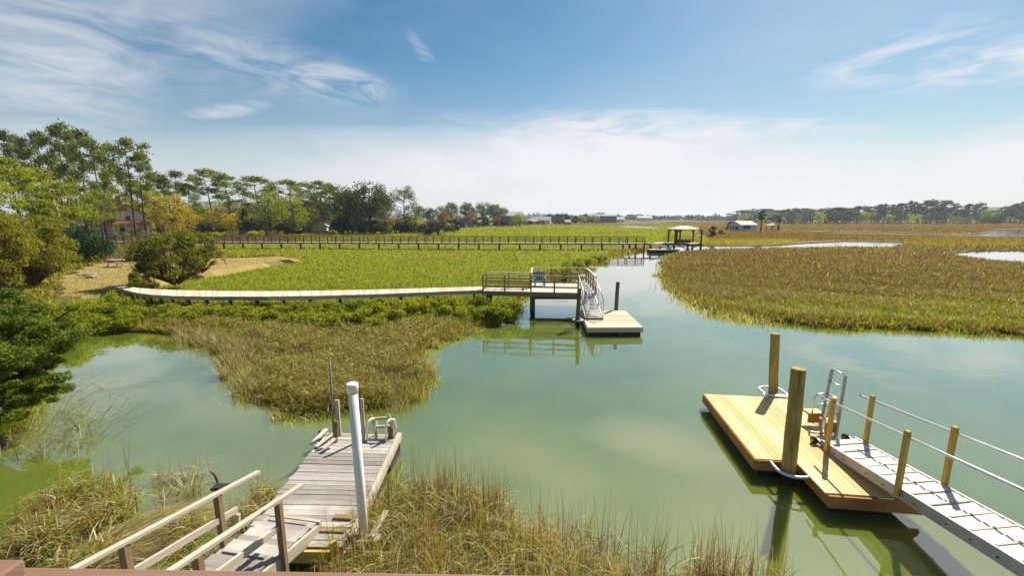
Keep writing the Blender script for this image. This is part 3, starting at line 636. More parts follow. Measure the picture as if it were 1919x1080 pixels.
field('lawn_grass', [fringe([(150,501),(200,493),(300,487),(420,483),(520,480),(555,484),(500,493),(440,503),(360,512),(300,526)], 9000, .8, .15, .5, GREEN+GOLD+[(.36,.26,.08)], .3),blades(P, rng.uniform(.02, .06, n), wdist(P, 1.1, .02), rng.uniform(0, .9, n), rng.uniform(0, .3, n), 1, pal(n, [(.31,.23,.075), (.29,.22,.07), (.35,.27,.10), (.22,.22,.05)]))],
      'short tan grass of the dry lawn at the left end of the boardwalk', 'lawn')
P, _ = sample([(300,442),(620,435.5),(800,431.5),(810,427),(600,428),(300,434),(200,440),(60,450),(60,456),(200,450)], 12000, z=.45); n = len(P)
field('woodland_edge_grass', [blades(P, rng.uniform(.3, 1.0, n), wdist(P, 1.6, .08), rng.uniform(0, .3, n), rng.uniform(0, .3, n), 1, pal(n, GREEN+[(.14,.12,.04), (.2,.17,.05)]))],
      'rough olive grass along the foot of the left woodland', 'rough grass')

# ================================================================== STRUCTURES
def planks(mb, FL, FR, BR, BL, z, along, w=.14, gap=.008, th=.035, jag=.0, lift=.003):
    """fill a quad (front-left, front-right, back-right, back-left) with boards; along 'x': boards run left-right"""
    FL, FR, BR, BL = [Vector((*p[:2], p[2] if len(p) > 2 else z)) for p in (FL, FR, BR, BL)]
    if along == 'x': A, B, Cc, D = FL, FR, BL, BR
    else: A, B, Cc, D = FL, BL, FR, BR
    n = max(1, int(round(((Cc-A).length+(D-B).length)/2/(w+gap))))
    for i in range(n):
        t = (i+.5)/n; p = A.lerp(Cc, t); q = B.lerp(D, t); dd = (q-p).normalized()
        p = p - dd*random.uniform(0, jag); q = q + dd*random.uniform(0, jag)
        lz = Vector((0, 0, -th/2+random.uniform(-lift, lift)))
        ww = ((Cc-A).length/n)-gap*random.uniform(.5, 1.6)
        mb.beam(p+lz, q+lz, ww, th)
# ---------------- old floating dock
d = thing('old_floating_dock', 'weathered grey floating dock with rough cross planks below the camera', 'dock', (-3.85, 8.1, 0))
OFL, OFR, OBR, OBL = (-4.72, 6.28), (-2.86, 6.25), (-2.97, 9.93), (-4.80, 10.03)
mb = MB(); planks(mb, OFL, OFR, OBR, OBL, .45, 'x', w=.135, gap=.016, jag=.045, lift=.008); mb.build('deck', M['gray_deck'], d)
mb = MB(); mb.beam((-2.80, 6.15, .42), (-2.91, 9.98, .42), .10, .16); mb.build('rim_board', M['gray_rail'], d)
mb = MB(); mb.beam((-4.75, 6.22, .31), (-2.80, 6.19, .31), .05, .22); mb.beam((-4.72, 6.3, .31), (-4.76, 10, .31), .05, .20); mb.beam((-4.86, 10.1, .31), (-2.9, 9.99, .31), .05, .2)
mb.build('frame', M['yellow_post'], d)
for (x, y) in ((-3.15, 9.5), (-3.15, 8.3), (-3.10, 7.1), (-4.45, 9.4), (-4.4, 7.2)):
    mb = MB(); mb.box(x-.26, x+.26, y-.45, y+.45, -.12, .27); mb.build('float', M['black'], d, bevel=.03)
mb = MB(); mb.beam((-3.32, 6.95, .475), (-2.85, 6.9, .475), .10, .04); mb.build('cleat_board', M['brown_rail'], d)
mb = MB(); mb.beam((-3.42, 6.62, .47), (-2.98, 6.6, .47), .09, .035); mb.build('cleat_board', M['brown_rail'], d)
# pipe bracket on the near right corner
mb = MB(); mb.beam((-2.86, 6.36, .475), (-2.30, 6.42, .475), .16, .05); mb.beam((-2.44, 6.38, .52), (-2.36, 7.0, .55), .09, .05)
mb.beam((-2.80, 6.40, .52), (-2.74, 7.05, .5), .08, .05); mb.build('pile_bracket', M['gray_rail'], d)
mb = MB(); mb.tube([(-3.0, 6.17, .12), (-3.0, 6.17, .62)], .055, 10); mb.build('corner_post', M['yellow_post'], d)
mb = MB(); mb.beam((-2.97, 6.10, .12), (-2.80, 6.12, .48), .07, .04); mb.build('brace', M['gray_rail'], d)
# white pipe pile
p0 = at(683, 1000, .5); tp = atY(660, 722, p0.y)
PIPE = 1
t_ = thing('pipe_pile', 'tall white plastic pipe piling at the near corner of the old grey dock', 'piling', (p0.x, p0.y, -.6))
mb = MB(); mb.tube([(p0.x, p0.y, -.8), (tp.x, p0.y, tp.z)], .078, 28); mb.build('pipe', M['pvc'], t_)
mb = MB(); zt = tp.z; mb.tube([(tp.x, p0.y, zt-.13), (tp.x, p0.y, zt-.015), (tp.x, p0.y, zt+.015), (tp.x, p0.y, zt+.03)], [.093, .095, .094, .080], 28); mb.build('cap', M['pvc'], t_)
mb = MB(); mb.tube([(tp.x, p0.y, zt-.145), (tp.x, p0.y, zt-.130)], .084, 28); mb.build('seam_ring', M['rock'], t_)
# thin pole, wooden posts, stub, boards, swim ladder at the far end of the old dock
b = at(626, 820, .45); tp = atY(618, 676, b.y)
mb = MB(); mb.tube([(b.x, b.y, .2), (lerp(b.x, tp.x, .5), b.y, lerp(.45, tp.z, .5)), (tp.x, b.y, tp.z)], [.032, .024, .020], 10)
tag(mb.build('metal_pole', m_plain('grey_pole', (.22, .20, .20), .6, .3, .25, 3)), 'thin tall grey pole at the far left corner of the old dock', 'pole')
def old_post(px, pyb, pyt, pxt, label, w=.085, m='gray_rail', dY=0):
    b = at(px, pyb, .45); tp = atY(pxt, pyt, b.y+dY)
    mb = MB(); mb.beam((b.x, b.y, .2), (tp.x, b.y+dY, tp.z), w, w*.5, up=(0, 1, 0))
    tag(mb.build('wooden_post', M[m]), label, 'post')
old_post(636, 816, 750, 631, 'pale leaning wooden post standing right of the thin grey pole', .10)
old_post(626, 829, 790, 630, 'short wooden stub post directly in front of the thin grey pole', .10, 'brown_post')
old_post(682, 824, 748, 678, 'slim upright wooden post half hidden behind the white pipe piling', .08)
b = at(601, 838, 0); tp = atY(603, 806, b.y)
mb = MB(); mb.tube([(b.x, b.y, -.3), (tp.x, b.y, tp.z)], .085, 12); tag(mb.build('piling_stub', M['pile_old']), 'short brown piling stub beside the far left corner of the old dock', 'piling')
q0 = at(590, 838, .5)
for i, (a, bq, lb) in enumerate((((592, 838), (622, 818), 'longest loose white board lying at the far left corner of the old dock'), ((584, 834), (612, 808), 'outermost loose white board hanging over the water by the piling stub'),
                        ((606, 842), (628, 826), 'short loose white board nearest the planks by the thin pole'))):
    A = at(*a, .50+.02*i); B = at(*bq, .54+.02*i); mb = MB(); mb.beam(A, (B.x, B.y, B.z+.05), .11, .03)
    tag(mb.build('loose_board', M['pale_deck']), lb, 'board', 'loose white boards on the old dock')
L_ = at(700, 822, .45); sl = thing('swim_ladder', 'white tube swim ladder tipped up at the far end of the old dock', 'ladder', (L_.x, L_.y, .45))
def hoop(x, y, name='handrail'):
    mb = MB(); z = .45; pts = [(x, y-.05, z), (x-.02, y-.03, z+.35), (x+.01, y+.02, z+.48), (x+.07, y+.12, z+.52), (x+.13, y+.24, z+.45), (x+.15, y+.30, z+.2), (x+.1, y+.32, z-.1)]
    mb.tube(pts, .024, 10); mb.build(name, M['pvc'], sl)
hoop(L_.x-.10, L_.y-.1); hoop(L_.x+.38, L_.y-.12)
for (a, bq) in (((700, 786), (733, 783)), ((703, 801), (737, 799))):
    A = atY(*a, L_.y+.12); B = atY(*bq, L_.y+.12); mb = MB(); mb.beam(A, B, .05, .06); mb.build('rung', M['gray_rail'], sl)
for (a, bq) in (((697, 780), (706, 822)), ((729, 776), (739, 820))):
    A = atY(*a, L_.y+.14); B = atY(*bq, L_.y+.0); mb = MB(); mb.beam(A, B, .055, .05); mb.build('side_rail', M['gray_rail'], sl)
mb = MB(); B = at(732, 822, .45); mb.box(B.x-.06, B.x+.07, B.y, B.y+.12, .46, .74); mb.build('block', M['brown_post'], sl)
# ---------------- old ramp
RD = Vector((-.17, -.985, .20)); RS = Vector((.985, -.17, 0)); R0 = Vector((-3.955, 6.72, .58))
def rp(L, s, z=0): return R0 + RD*L + RS*s + Vector((0, 0, z))
rm = thing('old_ramp', 'grey plank ramp with handrails coming down to the old dock at lower left', 'ramp', tuple(R0))
mb = MB(); L = .02
while L < 4.2:
    w = random.uniform(.13, .15); a = rp(L+w/2, -.5+random.uniform(-.02, .01), random.uniform(-.004, .004)); bq = rp(L+w/2, .47+random.uniform(-.02, .02), random.uniform(-.004, .004))
    mb.beam(a, bq, w-.012*random.uniform(.5, 2), .034); L += w
mb.build('deck', M['gray_deck'], rm)
for L in (.12, 1.05, 1.95, 2.9):
    mb = MB(); mb.beam(rp(L, -.40, .035), rp(L, .34, .035), .055, .035); mb.build('cleat', M['gray_deck'], rm)
for s in (-.49, .50):
    mb = MB(); mb.beam(rp(-.02, s, -.12), rp(4.2, s, -.12), .05, .20); mb.build('stringer', M['gray_rail'], rm)
mb = MB(); mb.beam(rp(-.03, -.5, -.02), rp(-.03, .52, -.02), .06, .12); mb.build('end_board', M['gray_rail'], rm)
for s, far in ((-.52, .10), (.53, .36)):
    mb = MB(); mb.beam(rp(far, s, .95), rp(4.3, s, .95), .085, .045); mb.build('handrail', M['gray_rail'], rm)
    mb = MB(); mb.beam(rp(.62 if s < 0 else .92, s, .50), rp(4.3, s, .50), .045, .10); mb.build('mid_rail', M['gray_rail'], rm)
    for L in (.92, 2.25, 3.6):
        mb = MB(); p = rp(L, s*1.02, 0); mb.beam((p.x, p.y, p.z-.35), (p.x, p.y, p.z+.928), .085, .085, up=(0, 1, 0)); mb.build('post', M['brown_post'], rm)
p = rp(.66, -.50, 0)
tag(MB().beam((p.x, p.y, p.z+.20), (p.x+.02, p.y, p.z+.44), .07, .05, up=(0, 1, 0)).build('bracket', M['gray_rail'], rm))
# ---------------- camera deck's rail cap
rl = thing('deck_railing', 'reddish brown painted rail cap crossing the bottom edge of the view', 'railing', (0, .5, 5.4))
A = at(60, 1062, 5.45); B = at(1919, 1091, 5.45)
mb = MB(); dv = (B-A).normalized(); A2 = A-dv*.9; B2 = B+dv*.6; off = Vector((dv.y, -dv.x, 0))*.07
mb.beam(A2+off-Vector((0, 0, .02)), B2+off-Vector((0, 0, .02)), .14, .038); mb.build('rail_cap', M['cap_wood'], rl, bevel=.004)
mb = MB(); C0 = at(58, 1041, 5.475); mb.beam((C0.x-.7, C0.y-.070, 5.456), (C0.x-.004, C0.y-.070, 5.456), .13, .034); mb.build('end_cap', M['cap_wood'], rl, bevel=.004)
mb = MB(); mb.beam(A2+off*.9-Vector((0, 0, .105)), B2+off*.9-Vector((0, 0, .105)), .038, .12); mb.build('side_rail', M['cap_wood'], rl)

# ---------------- new dock
NA = Vector((6.10, 12.50, 0)); NU = Vector((.9928, -.12, 0)); NV = Vector((-.12, -.9928, 0))
def nd(u, v, z=.45): return NA + NU*u + NV*v + Vector((0, 0, z))
NW, NL, nu, nv_ = 2.45, 4.78, .93, 3.66
d = thing('new_floating_dock', 'new yellow pine floating dock with a notched corner at right', 'dock', tuple(nd(1.2, 2.4, 0)))
mb = MB(); k = 17; pw_ = NW/k
for i in range(k):
    u = (i+.5)*pw_; L1 = nv_ if u < nu else NL
    cut = random.uniform(1.2, L1-1) if i % 3 else None
    segs = [(0.02, L1-.02)] if cut is None else [(.02, cut-.002), (cut+.002, L1-.02)]
    for a, c_ in segs: mb.beam(nd(u, a, .433+random.uniform(-.001, .001)), nd(u, c_, .433+random.uniform(-.001, .001)), pw_-.007, .036)
mb.build('deck', M['new_deck'], d, bevel=.003)
for a, c_ in (((0, 0), (0, nv_)), ((0, nv_), (nu, nv_)), ((nu, nv_), (nu, NL)), ((NW, NL), (NW, 0)), ((NW, 0), (0, 0))):
    mb = MB(); mb.beam(nd(*a, .305), nd(*c_, .305), .045, .25); mb.build('side_board', M['new_side'], d)
mb = MB(); a = nd(nu-.03, NL+.025, 0); e = nd(NW+.18, NL+.025, 0)
n_ = NV*.045; vs = []
for off in (Vector((0, 0, 0)), n_):
    vs += [a+off+Vector((0, 0, .17)), e+off+Vector((0, 0, .17)), e+off+Vector((0, 0, .26)), e+off-NU*.14+Vector((0, 0, .435)), a+off+Vector((0, 0, .435))]
mb.raw(vs, [(0, 1, 2, 3, 4), (9, 8, 7, 6, 5), (0, 5, 6, 1), (1, 6, 7, 2), (2, 7, 8, 3), (3, 8, 9, 4), (4, 9, 5, 0)], [(v.x*1.0, v.z) for v in vs]); mb.build('front_board', M['new_side'], d)
for (u0, u1, v0, v1) in ((.12, 1.15, .25, 1.3), (.12, 1.15, 1.45, 2.5), (.12, 1.15, 2.65, 3.6), (1.3, 2.35, .25, 1.6), (1.3, 2.35, 1.8, 3.1), (1.05, 2.15, 3.6, 4.72)):
    mb = MB(); A, B = nd((u0+u1)/2, v0, .06), nd((u0+u1)/2, v1, .06); mb.beam(A, B, u1-u0, .24); mb.build('float', M['black'], d, bevel=.03)
def pile_guide(parent, c, r, pdir, z, plate=.32):     # hooped guide: U tube round a pile, c centre, pdir outward
    mb = MB(); pd = Vector(pdir).normalized(); sd_ = Vector((-pd.y, pd.x, 0)); pts = []
    pts.append(c - pd*r*1.1 + sd_*r); pts.append(c - pd*r*.3 + sd_*r)
    for k in range(9):
        th = math.pi*k/8; pts.append(c + sd_*r*math.cos(th) + pd*r*(.35+.75*math.sin(th)))
    pts.append(c - pd*r*.3 - sd_*r); pts.append(c - pd*r*1.1 - sd_*r)
    mb.tube([Vector((p.x, p.y, z)) for p in pts], .034 if r > .3 else .024, 12); mb.build('hoop', M['galv'], parent)
    mb = MB(); e = c - pd*r*1.15; mb.beam((e - sd_*r*1.25).xy.to_3d()+Vector((0, 0, z+.03)), (e + sd_*r*1.25).xy.to_3d()+Vector((0, 0, z+.03)), .14, .02); mb.build('mounting_plate', M['galv'], parent)
pf = at(1475, 905, 0); pt = atY(1497, 692, pf.y)
pb = at(1437, 752, 0); pbt = atY(1453, 626, pb.y)
g1 = thing('pile_guide', 'white U shaped pile hoop on the notched near corner of the new dock', 'pile guide', tuple(nd(.66, 3.7, .4)))
pile_guide(g1, Vector((pf.x+.03, pf.y-.02, 0)), .36, NV, .40)
g2 = thing('pile_guide', 'white U shaped pile hoop on the far edge of the new dock', 'pile guide', tuple(nd(1.9, 0, .4)))
pile_guide(g2, Vector((pb.x-.05, pb.y-.30, 0)), .34, -NV, .47)
def piling(name, b, tp, r, m, label, n=20, group=None):
    mb = MB(); k = 7; pts = []; rs = []
    for i in range(k+1):
        t = i/k; z = lerp(-.8, tp.z, t); f_ = (z-b.z)/max(.1, tp.z-b.z)
        pts.append((lerp(b.x, tp.x, f_)+random.uniform(-.006, .006), lerp(b.y, tp.y, f_), z)); rs.append(r*(1.04-.08*t)*random.uniform(.98, 1.02))
    pts.append((pts[-1][0], pts[-1][1], tp.z+.012)); rs.append(r*.90)
    mb.tube(pts, rs, n); return tag(mb.build(name, M[m]), label, 'piling', group)
piling('piling', pf, pt, .148, 'pile_new', 'thick greenish wooden piling in the notch at the near corner of the new dock', 28)
piling('piling', Vector((pb.x, pb.y-.3, 0)), atY(1453, 626, pb.y-.3), .135, 'pile_new', 'brown wooden piling at the far edge of the new dock', 28)
# new gangway
def gw(y, s, z=0):    # y metres ahead, s across, z above tread
    f_ = (9.45-y); return Vector((8.05-.085*f_ + s, y + s*.14, .60+.130*f_+z))
g = thing('aluminium_gangway', 'silver aluminium gangway with yellow posts leading down to the new dock', 'gangway', tuple(gw(9.45, 0)))
mb = MB(); y = 9.43
while y > 2.8:
    mb.beam(gw(y-.085, -.44, -.012), gw(y-.085, .44, -.012), .1645, .02); y -= .166
mb.build('tread', M['alu_tread'], g)
for s in (-.46, .46):
    mb = MB(); mb.beam(gw(9.5, s, -.09), gw(2.8, s, -.09), .045, .22); mb.build('side_channel', M['alu_side'], g)
y = 9.2; 
while y > 2.9:
    mb = MB(); mb.beam(gw(y, -.41, .012), gw(y-.02, .41, .012), .036, .02); mb.build('cleat', M['tan_deck'], g); y -= .36
for s in (-.515, .52):
    for y in (9.22, 7.24, 4.6):
        b_ = gw(y, s, -.14); mb = MB(); mb.beam(b_, (b_.x, b_.y, b_.z+1.34),   .085, .085, up=(0, 1, 0)); mb.build('post', M['yellow_post'], g, bevel=.012)
    mb = MB(); mb.tube([gw(9.22+.34, s, 1.08), gw(2.6, s, 1.08)], .024, 12); mb.build('handrail', M['alu'], g)
    mb = MB(); mb.tube([gw(9.22+.36, s, 1.08), gw(9.22+.33, s, 1.08)], .027, 10); mb.build('end_plug', M['black'], g)
for y in (9.0, 8.7, 8.05, 7.6, 7.3, 6.9, 6.3, 5.9, 5.5):
    p = gw(y, -.484, -.11); mb = MB(); mb.tube([p, p+Vector((-.018, 0, 0))], .014, 8); mb.build('bolt', M['bolt'], g)
for s in (-.58, .3):
    p = gw(9.62, s, 0); p.z = .45+.092; w_ = MB(); w_.tube([p+Vector((-.045, 0, 0)), p+Vector((-.035, 0, 0)), p+Vector((.035, 0, 0)), p+Vector((.045, 0, 0))], [.075, .092, .092, .075], 22); wh = w_.build('wheel', M['rubber'], g)
    h_ = MB(); h_.tube([p+Vector((-.052, 0, 0)), p+Vector((.052, 0, 0))], .035, 12); h_.build('hub', M['alu_side'], wh)
    mb = MB(); mb.beam(p+Vector((.08, 0, 0)), gw(9.42, s+.09, -.08), .03, .09); mb.build('wheel_bracket', M['alu_side'], g)
# aluminium ladder on the new dock's outer edge
lb = at(1567, 811, .45); lt = atY(1585, 704, lb.y); la_y = lb.y+.42; lat = atY(1560, 691, la_y)
l = thing('dock_ladder', 'tall silver aluminium ladder flipped up on the outer edge of the new dock', 'ladder', tuple(lb))
B0 = Vector((lb.x, lb.y, .3)); T0 = Vector((lt.x, lb.y, lt.z)); B1 = Vector((lb.x-.12, la_y, .3)); T1 = Vector((lat.x, la_y, lat.z))
for a, c_ in ((B0, T0), (B1, T1)):
    mb = MB(); mb.beam(a, c_, .075, .028, up=(0, 1, 0)); mb.build('rail', M['alu_side'], l)
for t in (.997, .80, .60, .40, .20):
    mb = MB(); mb.tube([B0.lerp(T0, t), B1.lerp(T1, t)], .020, 8); mb.build('rung', M['alu'], l)
# low boarding steps with hoop handles
sb = at(1527, 800, .45); s_ = thing('boarding_steps', 'low wooden steps with bent aluminium hoop handles on the new dock', 'steps', tuple(sb))
mb = MB(); A = at(1530, 812, .45); mb.tube([(A.x-.16, A.y+.1, .47), (A.x-.13, A.y+.02, .47), (A.x, A.y-.02, .47), (A.x+.3, A.y-.05, .47)], .017, 8); mb.build('base_tube', M['alu'], s_)
for (x0, x1, yb, yt) in ((1515, 1541, 792, 772), (1547, 1567, 810, 790)):
    q = at(x0, yb, .55); q1 = at(x1, yb, .55); mb = MB(); mb.box(q.x, q1.x, q.y, q.y+.05, .53, .53+.26); mb.build('riser_board', M['new_side'], s_)
    mb = MB(); mb.box(q.x-.01, q1.x+.01, q.y-.012, q.y+.26, .792, .82); mb.build('step_board', M['new_deck'], s_)
def arch(xa, xb, py, ytop, y_):
    a = atY(xa, py, y_); c_ = atY(xb, py, y_); tz = atY(xa, ytop, y_).z; w_ = (c_.x-a.x)
    mb = MB(); pts = [(a.x, y_, .55)]+[(a.x+w_*.5-w_*.5*math.cos(th), y_, tz-.16+.16*math.sin(th)) for th in [math.pi*i/8 for i in range(9)]]+[(c_.x, y_, .55)]
    mb.tube(pts, .02, 10); mb.build('hoop_handle', M['alu'], s_)
arch(1520, 1549, 790, 738, sb.y+.12); arch(1524, 1566, 790, 757, sb.y+.42)

# ---------------- central fixed pier
PZ = 1.5
P_WL, P_WR, P_WRb, P_WLb = (-1.80, 25.40), (1.15, 25.02), (1.25, 26.25), (-1.66, 26.55)
P_FR, P_BR, P_BL = (5.0, 24.55), (5.22, 28.9), (1.42, 28.95)
pr = thing('creek_pier', 'brown railed wooden pier platform standing over the creek in mid view', 'pier', (1.5, 26, 0))
mb = MB(); planks(mb, P_WL, P_WR, P_WRb, P_WLb, PZ, 'y', w=.14); mb.build('walkway_deck', M['pale_deck'], pr)
mb = MB(); planks(mb, P_WR, P_FR, P_BR, P_BL, PZ, 'x', w=.14); mb.build('platform_deck', M['pale_deck'], pr)
for a, c_ in ((P_WL, P_WR), (P_WR, P_FR), (P_FR, P_BR), (P_BR, P_BL), (P_BL, P_WRb), (P_WRb, P_WLb)):
    mb = MB(); mb.beam((*a, PZ-.17), (*c_, PZ-.17), .05, .25); mb.build('fascia', M['brown_rail'], pr)
def railing(parent, pts, z, posts, h=1.0, m='brown_rail', mids=(.62, .30), cap='brown_rail'):
    for a, c_ in zip(pts[:-1], pts[1:]):
        A = Vector((*a, z)); B = Vector((*c_, z))
        mb = MB(); mb.beam(A+Vector((0, 0, h)), B+Vector((0, 0, h)), .13, .04); mb.build('top_rail', M[cap], parent)
        for q in mids: mb = MB(); mb.beam(A+Vector((0, 0, h*q)), B+Vector((0, 0, h*q)), .04, .085); mb.build('mid_rail', M[m], parent)
    for p in posts: mb = MB(); mb.beam((*p, z-.28), (*p, z+h-.02), .09, .09, up=(0, 1, 0)); mb.build('rail_post', M[m], parent)
def on(a, c_, t): return (lerp(a[0], c_[0], t), lerp(a[1], c_[1], t))
E0 = (3.98, 24.67)
railing(pr, [P_WL, P_WR, E0], PZ, [on(P_WL, P_WR, 0), on(P_WL, P_WR, .46), P_WR, on(P_WR, E0, .5), E0])
railing(pr, [P_WLb, P_WRb], PZ, [P_WLb, on(P_WLb, P_WRb, .5), on(P_WLb, P_WRb, .97)], cap='gray_rail')
railing(pr, [P_WRb, P_BL, P_BR, P_FR], PZ, [P_BL, on(P_BL, P_BR, .35), on(P_BL, P_BR, .7), P_BR, on(P_BR, P_FR, .25), on(P_BR, P_FR, .5), on(P_BR, P_FR, .75), P_FR], cap='gray_rail')
for (x, y) in ((1.28, 25.15), (4.85, 24.75), (1.5, 28.7), (5.0, 28.6), (-1.5, 25.6), (1.3, 26.6), (-1.4, 26.3)):
    mb = MB(); mb.tube([(x, y, -.8), (x, y, PZ-.05)], .13, 12); mb.build('support_pile', M['pile_old'], pr)
for y in (25.1, 28.5):
    mb = MB(); mb.beam((1.2, y, PZ-.37), (5.05, y-.1, PZ-.37), .07, .2); mb.build('cross_beam', M['dark_wood'], pr)
# its gangway
def cg(t, s, z=0): return Vector((lerp(4.47, 4.52, t)+s, lerp(24.6, 22.2, t), lerp(1.49, .52, t)+z))
g = thing('aluminium_gangway', 'short aluminium gangway with cross braced sides from the creek pier to its float', 'gangway', tuple(cg(1, 0)))
mb = MB()
for i in range(18): mb.beam(cg((i+.5)/18, -.45, 0), cg((i+.5)/18, .45, 0), .135, .025)
mb.build('tread', M['alu_tread'], g)
for s in (-.47, .47):
    mb = MB(); mb.beam(cg(0, s, -.06), cg(1, s, -.06), .04, .14); mb.build('side_channel', M['alu_side'], g)
    mb = MB(); mb.tube([cg(-.06, s, 1.0), cg(1.0, s, 1.0)], .024, 8); mb.build('handrail', M['alu'], g)
    for t in (.02, .5, .99): mb = MB(); mb.tube([cg(t, s, 0), cg(t, s, 1.0)], .020, 8); mb.build('stanchion', M['alu'], g)
    for a, c_ in (((.02, 0), (.5, .98)), ((.02, .98), (.5, 0)), ((.5, 0), (.99, .98)), ((.5, .98), (.99, 0))):
        mb = MB(); mb.tube([cg(a[0], s, a[1]), cg(c_[0], s, c_[1])], .013, 6); mb.build('brace', M['alu_side'], g)
# its float
d = thing('tan_floating_dock', 'small tan plank floating dock tied between two pilings below the creek pier', 'dock', (5.3, 22.5, 0))
fl = [(3.86, 20.55), (6.68, 20.6), (6.82, 24.45), (4.1, 24.5)]
mb = MB(); planks(mb, *fl, .45, 'x', w=.14); mb.build('deck', M['tan_deck'], d)
for i in range(4):
    a, c_ = fl[i], fl[(i+1) % 4]; mb = MB(); mb.beam((*a, .31), (*c_, .31), .05, .24); mb.build('side_board', M['tan_deck'], d)
for (x, y) in ((4.55, 21.5), (6.0, 21.5), (4.7, 23.5), (6.05, 23.5)):
    mb = MB(); mb.box(x-.6, x+.6, y-.85, y+.85, -.15, .18); mb.build('float', M['black'], d, bevel=.03)
c1 = at(1082, 600, .4); piling('piling', Vector((c1.x, c1.y, 0)), atY(1086, 541, c1.y), .115, 'pile_old', 'dark piling at the left side of the tan floating dock', 14)
c2 = at(1155, 580, .45); piling('piling', Vector((c2.x, c2.y+.1, 0)), atY(1158, 529, c2.y+.1), .115, 'pile_old', 'dark piling standing at the far edge of the tan floating dock', 14)
g3 = thing('pile_guide', 'pale U shaped hoop round the piling left of the tan floating dock', 'pile guide', (c1.x+.2, c1.y, .4))
pile_guide(g3, Vector((c1.x, c1.y, 0)), .22, (-1, 0, 0), .40)
# blue chair
cb = at(1011, 536, PZ); ch = thing('blue_chair', 'blue slatted garden chair on the creek pier platform', 'chair', tuple(cb))
def C(x, y, z): return Vector((cb.x+x, cb.y-y, PZ+z))     # y towards the camera
mb = MB()
for i in range(5): mb.beam(C(-.27+i*.135, -.22, .30), C(-.31+i*.155, -.42, .88+.05*(1-abs(i-2)/2)), .11, .025, up=(0, 1, .3))
mb.build('backrest', M['blue'], ch)
mb = MB()
for i in range(5): mb.beam(C(-.28, .25-i*.11, .36-.02*i), C(.28, .25-i*.11, .36-.02*i), .095, .022)
mb.build('seat', M['blue'], ch)
for s in (-1, 1):
    mb = MB(); mb.beam(C(s*.33, -.32, .56), C(s*.33, .34, .56), .12, .025); mb.build('armrest', M['blue'], ch)
    mb = MB(); mb.beam(C(s*.30, .27, 0), C(s*.30, .27, .545), .09, .035); mb.build('leg', M['blue'], ch)
    mb = MB(); mb.beam(C(s*.27, .25, .30), C(s*.27, -.45, .03), .03, .10); mb.build('leg', M['blue'], ch)
# small bench-like box on the pier platform's back corner
bx = at(1075, 522, PZ); tag(MB().box(bx.x-.5, bx.x+.45, bx.y-.25, bx.y+.2, PZ+.005, PZ+.42).build('dock_box', M['gray_rail'], None, bevel=.02), 'low grey storage box in the far right corner of the creek pier', 'box')

# ---------------- curved boardwalk
bw = thing('curved_boardwalk', 'pale low boardwalk curving from the dry lawn to the creek pier', 'boardwalk', (-12, 26, 0))
front = [(905,543.8),(820,547),(720,551),(600,554.5),(500,556),(400,556),(330,555),(285,552.5),(258,549),(238,544),(222,539)]
back = [(905,537.2),(820,539.5),(720,542.5),(600,545),(500,546),(400,545.5),(330,544),(285,542),(258,540),(235,537),(212,535.5)]
BZ = [1.45, 1.42, 1.38, 1.34, 1.3, 1.28, 1.25, 1.2, 1.17, 1.13, 1.08]
fp = [at(x, y, z) for (x, y), z in zip(front, BZ)]; bp = [at(x, y, z) for (x, y), z in zip(back, BZ)]
mb = MB()
for i in range(len(fp)-1):
    n_ = max(1, int(round((fp[i]-fp[i+1]).length/.145)))
    for k in range(n_):
        a = fp[i].lerp(fp[i+1], (k+.5)/n_); c_ = bp[i].lerp(bp[i+1], (k+.5)/n_); dz = Vector((0, 0, -.018+random.uniform(-.004, .004)))
        ex = (c_-a).normalized()*random.uniform(0, .03); mb.beam(a+dz-ex, c_+dz+ex, max(.06, (fp[i]-fp[i+1]).length/n_-.006), .036)
mb.build('deck', m_wood('boardwalk_boards', [(.46,.39,.28), (.60,.52,.39), (.70,.62,.48)], grain=.5, bstr=.3), bw)
for side, pp in (('f', fp), ('b', bp)):
    mb = MB()
    for a, c_ in zip(pp[:-1], pp[1:]): mb.beam(a+Vector((0, .06 if side == 'f' else -.06, -.14)), c_+Vector((0, .06 if side == 'f' else -.06, -.14)), .045, .20)
    mb.build('stringer', M['gray_rail'], bw)
for i in range(len(fp)-2):
    for t in (.2, .7):
        for pp, o_ in ((fp, .1), (bp, -.1)):
            q = pp[i].lerp(pp[i+1], t); mb = MB(); mb.tube([(q.x, q.y+o_, -.1), (q.x, q.y+o_, q.z-.25)], .07, 8); mb.build('support_post', M['dark_wood'], bw)

# ---------------- long far boardwalk and its pier head
LA, LB = Vector((-76, 79.6, 1.4)), Vector((23.5, 74.6, 1.4))
lw = thing('long_boardwalk', 'long straight railed boardwalk crossing the meadow far behind', 'boardwalk', (-26, 77, 0))
ld = (LB-LA).normalized(); ln = Vector((-ld.y, ld.x, 0))
mb = MB(); n_ = 340
for i in range(n_):
    a = LA.lerp(LB, (i+.5)/n_); mb.beam(a-ln*.75, a+ln*.75, .28, .04)
mb.build('deck', M['pale_deck'], lw)
mb = MB(); mb.beam(LA-ln*.72+Vector((0, 0, -.14)), LB-ln*.72+Vector((0, 0, -.14)), .06, .22); mb.build('stringer', M['brown_rail'], lw)
for s in (-1, 1):
    for h in (1.1, .72, .36):
        mb = MB(); mb.beam(LA+ln*s*.72+Vector((0, 0, h)), LB+ln*s*.72+Vector((0, 0, h)), .09, .09 if h > 1 else .07); mb.build('top_rail' if h > 1 else 'mid_rail', M['brown_rail'], lw)
for i in range(67):
    a = LA.lerp(LB, i/66)-ln*.74; mb = MB(); mb.beam(a+Vector((0, 0, -.2)), a+Vector((0, 0, 1.12)), .13, .13, up=(0, 1, 0)); mb.build('rail_post', M['dark_wood'], lw)
